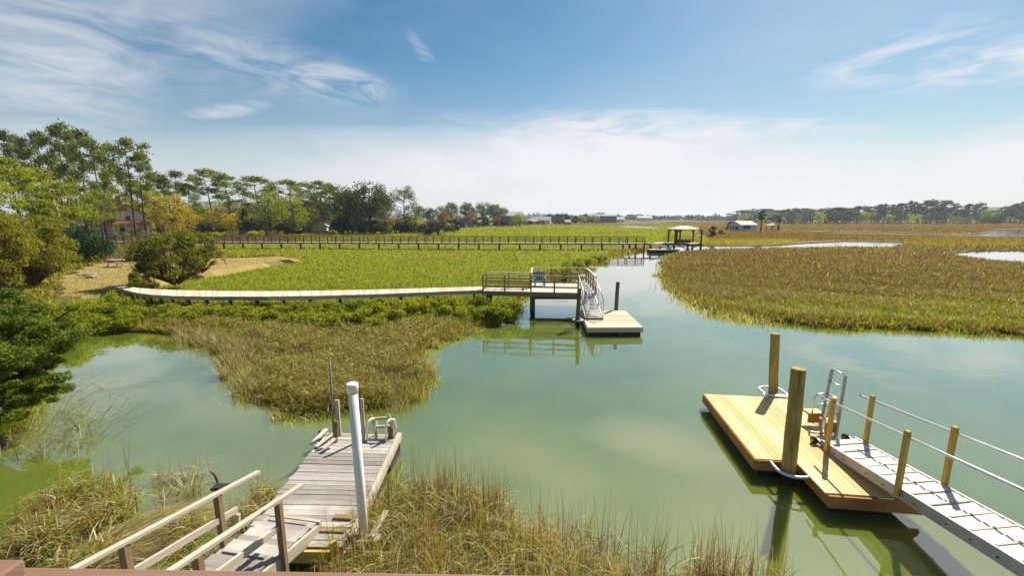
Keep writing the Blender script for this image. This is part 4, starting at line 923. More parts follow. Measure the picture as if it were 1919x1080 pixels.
for i in range(34):
    a = LA.lerp(LB, i/33)+ln*.74; mb = MB(); mb.beam(a+Vector((0, 0, -.2)), a+Vector((0, 0, 1.12)), .12, .12, up=(0, 1, 0)); mb.build('rail_post', M['dark_wood'], lw)
for i in range(28):
    a = LA.lerp(LB, i/27)-ln*.4; mb = MB(); mb.tube([(a.x, a.y, -.3), (a.x, a.y, 1.25)], .15, 8); mb.build('support_pile', M['pile_far'], lw)
# close boarding of the railing over its left third
mb = MB()
for i in range(230):
    a = LA.lerp(LB, .0+.36*i/230)+ln*.70; mb.beam(a+Vector((0, 0, .1)), a+Vector((0, 0, 1.06)), .075, .03, up=(0, 1, 0))
o_ = mb.build('picket_panel', M['brown_rail'], lw)
ph = thing('pier_head', 'roofed wooden pier head at the end of the long far boardwalk', 'pier', (30, 75, 0))
mb = MB(); planks(mb, (23.5, 73.9), (33.4, 73.2), (33.6, 77.4), (28, 77.8), 1.4, 'x', w=.2); mb.build('deck', M['pale_deck'], ph)
mb = MB(); mb.beam((23.5, 73.9, 1.25), (33.4, 73.2, 1.25), .08, .3); mb.beam((33.4, 73.2, 1.25), (33.6, 77.4, 1.25), .08, .3); mb.build('fascia', M['dark_wood'], ph)
cor = [(28.7, 73.7), (33.2, 73.4), (33.4, 77.2), (28.9, 77.4)]
for (x, y) in cor+[(29.0, 73.75), (31.0, 77.3)]:
    mb = MB(); mb.beam((x, y, 1.4), (x, y, 3.85), .22, .22, up=(0, 1, 0)); mb.build('post', M['dark_wood'], ph)
    for s in (-1, 1): 
        if 28.2 < x+s*.7 < 33.9: mb = MB(); mb.beam((x, y, 3.2), (x+s*.7, y, 3.85), .1, .1, up=(0, 1, 0)); mb.build('knee_brace', M['dark_wood'], ph)
mb = MB(); ex = .2; x0, x1, y0, y1 = 28.6-ex, 32.75+ex*.4, 73.5-ex, 77.3+ex
mb.raw([(x0, y0, 3.80), (x1, y0, 3.80), (x1, y1, 3.80), (x0, y1, 3.80), (x0, y0, 3.93), (x1, y0, 3.93), (x1, y1, 3.93), (x0, y1, 3.93), (30.2, 75.4, 4.45), (31.6, 75.4, 4.45)],
       [(3, 2, 1, 0), (0, 1, 5, 4), (1, 2, 6, 5), (2, 3, 7, 6), (3, 0, 4, 7), (4, 5, 9, 8), (5, 6, 9), (6, 7, 8, 9), (7, 4, 8)]); mb.build('roof', M['roof_pale'], ph)
for (x, y) in ((20.9, 74.2), (22.0, 74.2), (24.6, 74.1), (26.2, 73.9), (28.6, 73.7), (33.2, 73.4), (28.9, 77.2), (33.3, 77.0), (31, 73.6)):
    mb = MB(); mb.tube([(x, y, -.6), (x, y, 1.3)], .19, 8); mb.build('support_pile', M['pile_far'], ph)
mb = MB(); mb.beam((29, 73.45, 1.2), (31.2, 73.4, .25), .12, .12, up=(0, 1, 0)); mb.beam((33, 73.3, 1.2), (30.8, 73.45, .25), .12, .12, up=(0, 1, 0)); mb.build('cross_brace', M['dark_wood'], ph)
for h in (1.05, .65, .3): mb = MB(); mb.beam((28.0, 77.6, 1.4+h), (33.5, 77.3, 1.4+h), .07, .09); mb.beam((33.5, 77.3, 1.4+h), (33.3, 73.4, 1.4+h), .07, .09); mb.build('railing', M['dark_wood'], ph)
mb = MB(); mb.box(30.0, 32.6, 76.2, 76.8, 1.42, 1.95); mb.build('bench', M['dark_wood'], ph)
fd = thing('far_floating_dock', 'dark sided floating dock moored beside the roofed pier head', 'dock', (26, 71.5, 0))
mb = MB(); planks(mb, (23.4, 70.6), (28.4, 70.4), (28.5, 72.3), (23.5, 72.5), .55, 'x', w=.2); mb.build('deck', M['pale_deck'], fd)
mb = MB(); mb.box(23.45, 28.4, 70.6, 72.3, -.1, .50); mb.build('float', M['black'], fd)
fr = thing('far_gangway', 'pale plank gangway sloping down to the dark sided floating dock', 'gangway', (26, 73, 1))
mb = MB(); A = Vector((24.4, 73.6, 1.45)); B = Vector((27.4, 71.9, .66)); mb.beam(A, B, 1.0, .08); mb.build('deck', M['pale_deck'], fr)
for s in (-.5, .5):
    o2 = Vector((.5*s, .87*s, 0)); mb = MB(); mb.beam(A+o2+Vector((0, 0, -.02)), B+o2+Vector((0, 0, -.02)), .06, .28); mb.build('side_channel', M['pale_deck'], fr)

# ================================================================== BUILDINGS
def house(name, label, cat, px, Y, zb, w, dp, h, rh, rot, wall, roof, axis='x', wins=(), over=.45, door=None, chimney=False, porch=None):
    X = (px-959.5)/F*(Y*math.cos(PITCH)+(EYE-zb)*math.sin(PITCH))
    r = thing(name, label, cat, (0, 0, 0))
    mb = MB(); hw, hd = w/2, dp/2
    if axis == 'x':
        mb.raw([(-hw, -hd, 0), (hw, -hd, 0), (hw, hd, 0), (-hw, hd, 0), (-hw, -hd, h), (hw, -hd, h), (hw, hd, h), (-hw, hd, h), (-hw, 0, h+rh), (hw, 0, h+rh)],
               [(0, 1, 5, 4), (2, 3, 7, 6), (1, 2, 6, 9, 5), (3, 0, 4, 8, 7), (4, 5, 9, 8), (6, 7, 8, 9)])
    else:
        mb.raw([(-hw, -hd, 0), (hw, -hd, 0), (hw, hd, 0), (-hw, hd, 0), (-hw, -hd, h), (hw, -hd, h), (hw, hd, h), (-hw, hd, h), (0, -hd, h+rh), (0, hd, h+rh)],
               [(0, 1, 5, 8, 4), (2, 3, 7, 9, 6), (1, 2, 6, 5), (3, 0, 4, 7), (4, 8, 9, 7), (5, 6, 9, 8)])
    mb.build('wall', M[wall], r)
    mb = MB(); o_ = over; k = rh/(hd if axis == 'x' else hw); T = .18
    for s in (-1, 1):
        if axis == 'x': vs = [(-hw-o_, 0, h+rh+.03), (hw+o_, 0, h+rh+.03), (hw+o_, s*(hd+o_), h-k*o_+.03), (-hw-o_, s*(hd+o_), h-k*o_+.03)]
        else: vs = [(0, -hd-o_, h+rh+.03), (0, hd+o_, h+rh+.03), (s*(hw+o_), hd+o_, h-k*o_+.03), (s*(hw+o_), -hd-o_, h-k*o_+.03)]
        vs += [(x, y, z+T) for x, y, z in vs]
        mb.raw(vs, [(0, 1, 2, 3), (7, 6, 5, 4), (0, 4, 5, 1), (1, 5, 6, 2), (2, 6, 7, 3), (3, 7, 4, 0)])
    rf = mb.build('roof', M[roof], r)
    if chimney: mb = MB(); mb.box(w*.12, w*.12+.9, -.4, .4, h+rh*.4, h+rh+1.0); mb.build('chimney', M['rock'], rf)
    for (face, c_, z0, ww, wh) in wins:          # face f/b/l/r, centre along the face, sill height, width, height
        mb = MB(); gl = MB(); e = .05
        if face in 'fb':
            s = -1 if face == 'f' else 1; y = s*hd
            mb.box(c_-ww/2-.1, c_+ww/2+.1, min(y, y+s*e), max(y, y+s*e), z0-.1, z0+wh+.1); gl.box(c_-ww/2, c_+ww/2, min(y, y+s*.08), max(y, y+s*.08), z0, z0+wh)
        else:
            s = -1 if face == 'l' else 1; x = s*hw
            mb.box(min(x, x+s*e), max(x, x+s*e), c_-ww/2-.1, c_+ww/2+.1, z0-.1, z0+wh+.1); gl.box(min(x, x+s*.08), max(x, x+s*.08), c_-ww/2, c_+ww/2, z0, z0+wh)
        f_ = mb.build('window', M['white'], r); gl.build('pane', M['glass'], f_)
    if door:
        mb = MB(); c_, ww, wh = door; mb.box(c_-ww/2, c_+ww/2, -hd-.06, -hd, 0, wh); mb.build('door', M['glass'], r)
    if porch:
        pd, ph_, n__ = porch
        mb = MB(); mb.box(-hw, hw, -hd-pd, -hd, ph_-.25, ph_); mb.build('porch_floor', M['white'], r)
        mb = MB(); vs = [(-hw-.3, -hd-pd-.3, ph_+2.7), (hw+.3, -hd-pd-.3, ph_+2.7), (hw+.3, -hd, ph_+3.5), (-hw-.3, -hd, ph_+3.5)]; vs += [(x, y, z+.15) for x, y, z in vs]
        mb.raw(vs, [(3, 2, 1, 0), (4, 5, 6, 7), (0, 1, 5, 4), (1, 2, 6, 5), (2, 3, 7, 6), (3, 0, 4, 7)]); mb.build('porch_roof', M[roof], r)
        for i in range(n__):
            x = lerp(-hw+.15, hw-.15, i/(n__-1)); mb = MB(); mb.box(x-.13, x+.13, -hd-pd, -hd-pd+.26, 0, ph_+2.75); mb.build('column', M['white'], r)
        mb = MB()
        mb.box(-hw, hw, -hd-pd+.03, -hd-pd+.09, ph_+.85, ph_+.95)
        for i in range(int(w/.35)): mb.box(-hw+i*.35, -hw+i*.35+.06, -hd-pd+.03, -hd-pd+.08, ph_, ph_+.86)
        mb.build('balustrade', M['white'], r)
    r.location = (X, Y, zb); r.rotation_euler = (0, 0, rot); OFF[r.name] = Vector((0, 0, 0)); return r
def wrow(face, n, a, b, z, w, h): return [(face, lerp(a, b, i/(max(1, n-1))), z, w, h) for i in range(n)]
house('porch_house', 'cream two storey house with red roof and white porch behind the left pines', 'house', 212, 108, .6, 13, 9, 6.2, 3.6, R(48), 'cream', 'roof_red', 'y',
      wins=wrow('f', 4, -4.8, 4.8, 1.2, 1.0, 1.6)+wrow('f', 3, -3, 3, 4.4, .9, 1.3)+wrow('l', 3, -3, 3, 1.2, 1, 1.5)+wrow('r', 3, -3, 3, 1.2, 1, 1.5), chimney=True, porch=(2.4, .9, 7))
house('side_house', 'low cream wing with brick red roof left of the porch house', 'house', 165, 116, .6, 12, 8, 6.4, 2.8, R(40), 'cream', 'roof_red', 'x', wins=wrow('f', 4, -4.5, 4.5, 3.6, 1, 1.5)+wrow('f', 4, -4.5, 4.5, .9, 1, 1.5))
house('pale_house', 'pale grey roofed house low behind the left cedar shrubs', 'house', 75, 95, .6, 14, 8, 3.6, 2.0, R(48), 'cream', 'roof_grey', 'x', wins=wrow('f', 5, -5.5, 5.5, .9, 1.1, 1.5))
house('white_house', 'white house with grey roof showing above the golden trees', 'house', 432, 190, .6, 24, 10, 8.5, 3.5, R(20), 'white', 'roof_grey', 'x', wins=wrow('f', 7, -10, 10, 1, 1.2, 1.6)+wrow('f', 7, -10, 10, 5, 1.2, 1.6))
house('white_gable_house', 'white gabled house glimpsed left of the grey roofed white house', 'house', 378, 175, .6, 9, 10, 7.5, 3.5, R(25), 'white', 'roof_grey', 'y', wins=wrow('f', 3, -3, 3, 1, 1, 1.6)+wrow('f', 2, -2, 2, 4.6, 1, 1.4))
house('blue_house', 'grey blue house with broad grey gable roof at the meadow edge', 'house', 612, 170, .5, 13, 10, 3.4, 2.6, R(16), 'greyblue', 'roof_grey', 'y', wins=wrow('f', 2, 3.4, 5.2, .9, 1.2, 1.4)+wrow('r', 3, -3, 3, .9, 1.2, 1.4))
house('white_garage', 'small white gabled garage in front of the grey blue house', 'garage', 601, 161, .45, 5.2, 5, 2.3, 1.4, R(14), 'white', 'white', 'y', door=(0, .2, .2))
house('grey_house', 'long low house with grey roof right of the grey blue house', 'house', 652, 178, .5, 18, 9, 3.8, 2.9, R(12), 'cream', 'roof_grey', 'x', wins=wrow('f', 5, -7, 7, .9, 1.3, 1.4), chimney=True)
house('hip_house', 'raised teal house with tan roof and galleries at the end of the tree belt', 'house', 957, 300, .8, 15, 12, 6.4, 2.6, R(-6), 'teal', 'roof_tan', 'x', wins=wrow('f', 4, -5.5, 5.5, 1, 1.5, 1.8)+wrow('f', 4, -5.5, 5.5, 4.2, 1.5, 1.5), over=1.1)
house('long_white_house', 'long low white building right of the raised teal house', 'house', 991, 330, .6, 15, 6, 2.2, 1.3, R(-3), 'white', 'roof_pale', 'x', wins=wrow('f', 5, -6, 6, .8, 1, 1))
house('red_shack', 'tiny dark red shack standing out on the far meadow edge', 'shack', 1063, 330, .3, 4, 4, 2.0, 1.6, R(10), 'roof_red', 'roof_pale', 'x')
house('teal_house', 'blocky blue green house among the far central trees', 'house', 1140, 420, .6, 15, 9, 6.5, 1.6, R(-8), 'teal', 'roof_grey', 'x', wins=wrow('f', 4, -5.5, 5.5, 3.6, 1.4, 1.4))
house('beige_house', 'long beige house directly left of the blue green house', 'house', 1118, 430, .6, 18, 9, 6.2, 2.2, R(-5), 'cream', 'roof_tan', 'x', wins=wrow('f', 5, -7, 7, 3.6, 1.4, 1.4))
for i, (px, Y, lb_) in enumerate(((1018, 345, 'small white roofed cottage right of the long low white building'), (1158, 460, 'far white roofed cottage right of the blue green house'),
        (1200, 620, 'distant white cottage above the narrow far pond'), (1213, 640, 'distant white cottage furthest right along the horizon trees'))):
    house('cottage', lb_, 'house', px, Y, .6, 12, 8, 3.0 if i < 2 else 4.5, 2.6, R(-10+9*i), 'white', 'roof_pale', 'x', wins=wrow('f', 3, -4, 4, .8, 1.2, 1.3))['group'] = 'distant cottages along the horizon'
house('right_house', 'pale yellow house peeping through the right treeline', 'house', 1862, 400, .6, 14, 9, 11.5, 3, R(-20), 'cream', 'roof_tan', 'x', wins=wrow('f', 4, -5, 5, 8, 1.4, 1.6))
house('marsh_shed', 'pale blue grey boathouse with white roof standing on the far marsh bank', 'shed', 1391, 174, .35, 6.2, 8.0, 2.5, 1.4, R(-74), 'shedwall', 'roof_pale', 'y',
      wins=[('r', -1.0, .95, 3.6, 1.25), ('f', -1.9, .8, .9, 1.2), ('f', -.5, .8, .9, 1.2), ('f', 1.3, .5, 1.6, 1.5)], over=.35)
gz = thing('gazebo', 'tiny open gazebo with pale roof beside the right palm', 'gazebo', (0, 0, 0))
gp = at(1446, 432, .4); 
for (x, y) in ((-1.5, -1.5), (1.5, -1.5), (1.5, 1.5), (-1.5, 1.5)): MB().box(x-.1, x+.1, y-.1, y+.1, 0, 2.2).build('post', M['dark_wood'], gz)
MB().raw([(-2, -2, 2.2), (2, -2, 2.2), (2, 2, 2.2), (-2, 2, 2.2), (0, 0, 3.1)], [(3, 2, 1, 0), (0, 1, 4), (1, 2, 4), (2, 3, 4), (3, 0, 4)]).build('roof', M['roof_pale'], gz)
MB().box(-1.8, 1.8, -1.8, 1.8, .0, .25).build('floor', M['dark_wood'], gz); MB().box(-1.5, 1.5, -1.58, -1.5, .9, 1.0).build('rail', M['white'], gz)
gz.location = gp; gz.rotation_euler = (0, 0, R(20))

# ---------------- small things
pk = at(224, 500, LZ); pt_ = thing('picnic_table', 'grey wooden picnic table on the dry lawn', 'picnic table', tuple(pk))
def TT(x, y, z): return pk+Vector((x, y, z))
MB().beam(TT(-1.0, 0, .74), TT(1.0, 0.1, .74), .8, .05).build('tabletop', M['gray_rail'], pt_)
for s in (-1, 1):
    MB().beam(TT(-1.0, s*.7, .44), TT(1.0, s*.7+.1, .44), .28, .05).build('bench', M['gray_rail'], pt_)
    for e in (-.75, .75): MB().beam(TT(e, s*.65, 0), TT(e, s*.15, .72), .09, .05, up=(1, 0, 0)).build('leg', M['brown_rail'], pt_)
sg = at(427, 503, LZ-.4); st = atY(420, 486, sg.y)
sp = thing('leaning_signpost', 'small leaning wooden signpost where the dry lawn meets the meadow', 'signpost', tuple(sg))
MB().beam((sg.x, sg.y, .2), (st.x, sg.y, st.z), .09, .09, up=(0, 1, 0)).build('post', M['brown_post'], sp)
MB().beam((st.x-.30, sg.y-.06, st.z-.02), (st.x+.28, sg.y-.06, st.z-.06), .03, .17).build('board', M['gray_rail'], sp)
fp_ = at(165, 521, LZ); fpit = thing('log_pile', 'little heap of pale driftwood and stones on the dry lawn', 'log pile', tuple(fp_))
for i in range(6):
    a = random.uniform(0, 3.14); q = fp_+Vector((random.uniform(-.5, .5), random.uniform(-.3, .3), .08+.05*i)); dv = Vector((math.cos(a), math.sin(a)*.6, random.uniform(-.15, .15)))*.5
    MB().tube([q-dv, q+dv], .055, 7).build('log', M['greybark'], fpit)
for i, (px, py) in enumerate(((851, 433), (860, 433))):
    q = at(px, py, .3); top = atY(px, 421, q.y); mb = MB()
    bd = thing('white_post', 'left one of the pair of white posts out on the far meadow' if i == 0 else 'right one of the pair of white posts out on the far meadow', 'post', tuple(q), 'pair of white meadow posts')
    MB().tube([(q.x, q.y, .0), (q.x, q.y, top.z-.15)], .26, 10).build('post', M['white'], bd); MB().tube([(q.x, q.y, top.z-.15), (q.x, q.y, top.z+.05), (q.x, q.y, top.z+.3)], [.36, .36, .05], 10).build('cap', M['white'], bd)
q = at(725, 433, .5); MBs = MB().box(q.x-.45, q.x+.45, q.y, q.y+.8, .4, 3.3); tag(MBs.build('cabinet', M['white']), 'narrow white upright cabinet at the meadow edge below the tallest dark tree', 'cabinet')
# parked car among the trees
q = at(505, 432, .6); car = thing('parked_car', 'small reddish parked car half hidden in the undergrowth at the woodland edge', 'car', (q.x, q.y, .5))
prof = [(-2.1, .35), (-2.15, .8), (-1.3, .95), (-.7, 1.45), (.8, 1.45), (1.4, .95), (2.1, .85), (2.15, .35)]
vs = [(q.x+x, q.y-.8, .5+z) for x, z in prof]+[(q.x+x, q.y+.8, .5+z) for x, z in prof]; n_ = len(prof)
MB().raw(vs, [tuple(range(n_)), tuple(reversed(range(n_, 2*n_)))]+[(i, n_+i, n_+(i+1) % n_, (i+1) % n_) for i in range(n_)]).build('body', M['roof_red'], car)
MB().box(q.x-.9, q.x+1.0, q.y-.83, q.y+.83, 1.48, 1.85).build('window', M['glass'], car)
for x in (-1.3, 1.3):
    for y in (-.8, .8): MB().tube([(q.x+x, q.y+y-.1, .83), (q.x+x, q.y+y+.1, .83)], .33, 14).build('wheel', M['rubber'], car)
# branch snag sticking out of the water by the old ramp
q = at(412, 905, 0); sn = MB(); tq = atY(394, 884, q.y+.1); sn.tube([(q.x, q.y, -.15), (lerp(q.x, tq.x, .5), q.y+.05, .15), (tq.x, q.y+.1, tq.z)], [.03, .025, .012], 8)
tag(sn.build('driftwood_snag', M['redbark']), 'short dark snag poking out of the water left of the old ramp', 'snag')
q = at(418, 912, .02); tag(MB().box(q.x-.22, q.x+.16, q.y-.12, q.y+.10, -.1, .04).build('sunken_crate', M['rubber'], None, bevel=.03), 'dark submerged lump just showing beside the snag', 'crate')

# ================================================================== TREES
def leafcloud(cen, rad, per, size, r, elong=1.0, shell=.55, droop=0.0):
    cen = np.asarray(cen, float); rad = np.asarray(rad, float); K = len(cen); n = K*per
    d = r.normal(0, 1, (n, 3)); d /= np.linalg.norm(d, axis=1)[:, None]
    rr = shell+(1-shell)*r.random(n)**.8; rr[r.random(n) < .25] *= r.random()*.8+.1
    lump = 1+.22*np.sin(d[:, 0]*5+np.repeat(np.arange(K), per)*1.7)*np.cos(d[:, 1]*4+d[:, 2]*5)
    P = np.repeat(cen, per, 0)+d*(rr*lump)[:, None]*np.repeat(rad, per, 0)
    a = r.normal(0, 1, (n, 3)); a[:, 2] -= droop; a /= np.linalg.norm(a, axis=1)[:, None]
    b = np.cross(a, r.normal(0, 1, (n, 3))); b /= np.linalg.norm(b, axis=1)[:, None]
    s = (size*r.uniform(.55, 1.3, n))[:, None]
    A = a*s*elong*.5; B = b*s*.5/elong
    V = np.stack([P-A, P-B*.9, P+A, P+B*.9], 1).reshape(-1, 3)
    return V, np.arange(n*4).reshape(-1, 4)
def crown_mesh(name, parts):
    vs = []; fs = []; b = 0
    for v, f in parts: vs.append(v); fs.append(f+b); b += len(v)
    return np_mesh(name, np.concatenate(vs), np.concatenate(fs))
def add_crown(t, parts, m, name='crown'):
    me = crown_mesh(name, parts); me.materials.append(M[m]); o = put(name, me, t); OFF[o.name] = Vector((0, 0, 0)); return o
def pine(seed, H=20, cf=.45, spread=4.6, nl=15, leaf=.34, per=60, m='pine', bark='bark', tr=.26, name='pine_tree', lean=.05, flat=.58):
    r = np.random.default_rng(seed); t = thing(name, 'x', 'tree'); mb = MB()
    def axis(z):
        q = z/H; return np.array([math.sin(q*3+seed)*H*lean*q, math.cos(q*2.3+seed)*H*lean*.7*q, z])
    mb.tube([axis(H*i/8*.97) for i in range(9)], [tr*(1.15-.95*i/8) for i in range(9)], 7)
    C_, R_ = [], []
    for i in range(nl):
        q = i/(nl-1); z = H*(cf+(.97-cf)*q**.85); L = spread*(.50+.62*math.sin(math.pi*min(1, q*.85+.12)))*r.uniform(.6, 1.15)*(1 if q < .9 else .45)
        az = i*2.4+r.uniform(-.5, .5); rise = r.uniform(.1, .45)*L; b = axis(z)
        tip = b+np.array([math.cos(az)*L, math.sin(az)*L, rise]); midp = b+(tip-b)*.5+np.array([0, 0, -.04*L])
        mb.tube([b, midp, tip], [tr*.30, tr*.2, tr*.08], 4, cap=False)
        for u in (.55, .8, 1.0):
            if u == .55 and r.random() < .35: continue
            p = b+(tip-b)*u+r.normal(0, .35, 3); C_.append(p); s = r.uniform(.75, 1.35)*spread*.33; R_.append((s, s, s*flat*r.uniform(.8, 1.2)))
    C_.append(axis(H*.97)); R_.append((spread*.28, spread*.28, spread*.22))
    mb.build('trunk', M[bark], t); add_crown(t, [leafcloud(C_, R_, per, leaf, r, 1.5, .35)], m); return t
def broad(seed, H=10, W_=8, n=26, leaf=.34, per=110, m='oak', bark='bark', name='oak_tree', base=.28, tr=.22, csz=.20, top=1.0):
    r = np.random.default_rng(seed); t = thing(name, 'x', 'tree'); mb = MB(); C_, R_ = [], []
    mb.tube([(0, 0, -.3), (.1, .05, H*.25), (-.05, .1, H*.5), (0, 0, H*.8)], [tr*1.2, tr, tr*.6, tr*.2], 7)
    for i in range(n):
        az = i*2.4+r.uniform(-.4, .4); q = (i+.5)/n; cz = 1-2*q
        rad = math.sqrt(max(0, 1-cz*cz)); k = r.uniform(.62, 1.0)
        p = np.array([math.cos(az)*rad*W_/2*k*(1-csz*.6), math.sin(az)*rad*W_/2*k*(1-csz*.6), H*(base+(1-base)*(.5+.5*cz*k*(.88)))])
        C_.append(p); s = csz*W_*r.uniform(.6, 1.15); R_.append((s, s, s*.72))
        if i % 3 == 0: mb.tube([(0, 0, H*.3), tuple(p*.55+np.array([0, 0, H*.18])), tuple(p)], [tr*.4, tr*.25, tr*.08], 4, cap=False)
    for i in range(n//4): C_.append(np.array([r.normal(0, W_*.14), r.normal(0, W_*.14), H*r.uniform(base+.1, .8)])); s = csz*W_; R_.append((s, s, s*.8))
    mb.build('trunk', M[bark], t); add_crown(t, [leafcloud(C_, R_, per, leaf, r, 1.25, .45)], m); return t
def shrub(seed, H=4, W_=5, n=22, leaf=.22, per=120, m='dark', name='shrub', bark='bark', flatb=0.0):
    r = np.random.default_rng(seed); t = thing(name, 'x', 'shrub'); mb = MB(); C_, R_ = [], []
    for i in range(n):
        az = r.uniform(0, 6.28); k = math.sqrt(r.random())*.42*W_; z = H*(.12+.70*r.random()*math.sqrt(max(.05, 1-(k/(.5*W_))**2)))
        C_.append((math.cos(az)*k, math.sin(az)*k, z)); s = W_*.15*r.uniform(.7, 1.25); R_.append((s, s, s*.8))
        if i % 4 == 0: mb.tube([(0, 0, -.1), (C_[-1][0]*.5, C_[-1][1]*.5, z*.5), C_[-1]], [.07, .05, .02], 4, cap=False)
    mb.build('stem', M[bark], t); add_crown(t, [leafcloud(C_, R_, per, leaf, r, 1.3, .45)], m, 'foliage'); return t
def set_by(proto, px, top, Y, zb, wpx, H0, W0, **kw):        # stand a tree at a bearing and distance with a measured height
    tp = atY(px, top, Y); Hh = tp.z-zb; zc = Y*math.cos(PITCH); Wm = wpx/F*zc*math.cos(math.atan2(abs(px-960), F)) if abs(px-960) > 500 else wpx/F*zc
    return place(proto, (tp.x, Y, zb), random.uniform(0, 6.28), (Wm/W0, Wm/W0, Hh/H0), **kw)
ORD = ['first', 'second', 'third', 'fourth', 'fifth', 'sixth', 'seventh', 'eighth', 'ninth', 'tenth', 'eleventh', 'twelfth', 'thirteenth', 'fourteenth', 'fifteenth', 'sixteenth',
       'seventeenth', 'eighteenth', 'nineteenth', 'twentieth']
def ordl(i):
    if i < 20: return ORD[i]
    t = i+1; tens = {2: 'twenty', 3: 'thirty', 4: 'forty', 5: 'fifty', 6: 'sixty'}[t//10]
    return tens+('-'+ORD[t % 10-1] if t % 10 else 'th').replace('-', '-') if t % 10 else tens[:-1]+'ieth'
def row(items, protos, H0, W0, zb, fmt, cat, group):
    items = sorted(items, key=lambda q: q[0])
    for i, it in enumerate(items):
        px, top, Y, wpx = it[:4]; pr_ = protos[it[4]] if len(it) > 4 else protos[i % len(protos)]
        set_by(pr_, px, top, Y, zb, wpx, H0, W0, label=fmt % ordl(i), cat=cat, group=group)
PA = [pine(11, per=105, leaf=.38), pine(12, cf=.50, per=105, nl=15, leaf=.38), pine(13, cf=.36, per=105, nl=19, leaf=.38), pine(14, cf=.55, nl=14, per=110, leaf=.38)]
row([(8,248,112,90), (58,250,104,95), (100,237,100,105), (138,245,108,90), (172,260,100,85), (228,264,96,105), (252,288,108,70), (-60,240,105,120), (30,268,122,80)],
    PA, 20, 10.5, .6, '%s tall umbrella crowned pine from the left rising above the cream houses', 'pine', 'tall pines above the left houses')
row([(293,331,130,70), (327,322,150,80), (352,345,158,56), (385,320,150,78), (425,328,148,78), (482,333,140,84), (545,338,165,78), (588,341,175,66), (612,348,165,60)],
    PA, 20, 10.5, .6, '%s slender pine from the left in the gap toothed middle row', 'pine', 'pines of the middle woodland row')
PY = [pine(21, H=14, cf=.30, spread=4.0, nl=18, leaf=.32, per=110, m='pine_y', lean=.03), pine(22, H=14, cf=.25, spread=4.4, nl=20, leaf=.32, per=110, m='pine_y', lean=.03)]
row([(-40,330,60,150), (15,300,72,120), (60,318,82,110), (108,345,70,110), (150,352,92,80), (180,362,84,70), (-90,300,80,150), (92,300,98,90), (200,325,104,80), (255,345,112,70), (285,352,118,60)],
    PY, 14, 9.2, .6, '%s light green lower pine from the left in front of the tall pines', 'pine', 'light green lower pines at left')
OA = [broad(31), broad(32, n=30), broad(33, n=22, csz=.23)]
row([(632,343,160,66), (655,350,150,50), (690,337,148,84), (712,352,142,50), (520,368,160,60), (565,372,165,64), (600,378,172,60), (455,385,170,60), (340,385,180,70), (270,375,125,70), (240,385,130,60), (400,398,170,70), (668,375,155,60)],
    OA, 10, 8, .5, '%s dense dark oak from the left in the woodland behind the meadow', 'oak', 'dark oaks of the woodland')
o_ = pine(41, H=14, cf=.28, spread=4.6, nl=20, leaf=.30, per=80, m='oak', flat=.7, name='rounded_pine')
set_by(o_, 757, 355, 150, .5, 60, 14, 10.4, label='rounded dark pine standing apart at the right end of the woodland', cat='pine')
row([(845,376,285,30), (875,378,288,32), (905,377,290,38), (926,380,295,34), (942,388,300,30), (786,384,240,26), (805,388,240,26), (826,384,262,26)],
    OA, 10, 8, .5, '%s dark round topped tree from the left in the clump right of the rounded pine', 'tree', 'dark trees at the end of the tree belt')
GA = [broad(51, H=8, W_=7, m='gold', base=.12, leaf=.26, per=100, name='golden_tree'), broad(52, H=8, W_=7, n=22, m='gold', base=.10, leaf=.26, per=100, name='golden_tree')]
row([(313,358,112,84), (345,378,118,56), (400,384,126,66), (430,396,122,44), (372,398,130,50)], GA, 8, 7, .5, '%s golden leaved tree from the left between the porch house and the white house', 'tree', 'golden trees by the far boardwalk')
YG = [broad(61, H=8, W_=7, m='pine_y', base=.08, leaf=.28, per=95, name='green_tree'), broad(62, H=8, W_=7, m='olive', base=.05, leaf=.28, per=95, name='green_tree')]
row([(500,352,130,60,0), (545,362,140,60,0), (575,386,150,60,1), (605,388,165,50,0), (468,398,150,34,0), (530,394,138,50,1), (650,390,150,44,0), (675,394,145,40,1), (720,388,138,40,1), (760,398,150,50,1), (780,404,160,40,0), (325,372,165,80,0), (365,376,170,80,1), (410,372,168,80,0), (445,376,168,70,1), (480,374,160,70,1), (585,372,178,70,0), (620,376,172,60,1), (240,372,120,70,0), (205,365,118,70,1), (855,398,262,26,1), (974,398,270,34,0), (1090,404,390,26,0), (1110,402,400,30,1)],
    YG, 8, 7, .5, '%s soft yellow green tree from the left along the woodland edge', 'tree', 'yellow green trees of the woodland edge')
OR = [broad(71, H=6, W_=6, m='orange', base=.05, leaf=.3, per=80, name='rusty_tree')]
row([(742,408,160,30), (832,396,250,24), (885,398,255,30), (932,404,262,22), (480,412,150,30), (700,408,150,30), (270,410,112,34)], OR, 6, 6, .5, '%s rusty orange leaved tree from the left in the tree belt', 'tree', 'rusty orange trees of the tree belt')
SD = [shrub(81), shrub(82, n=26), shrub(83, m='brownshrub')]
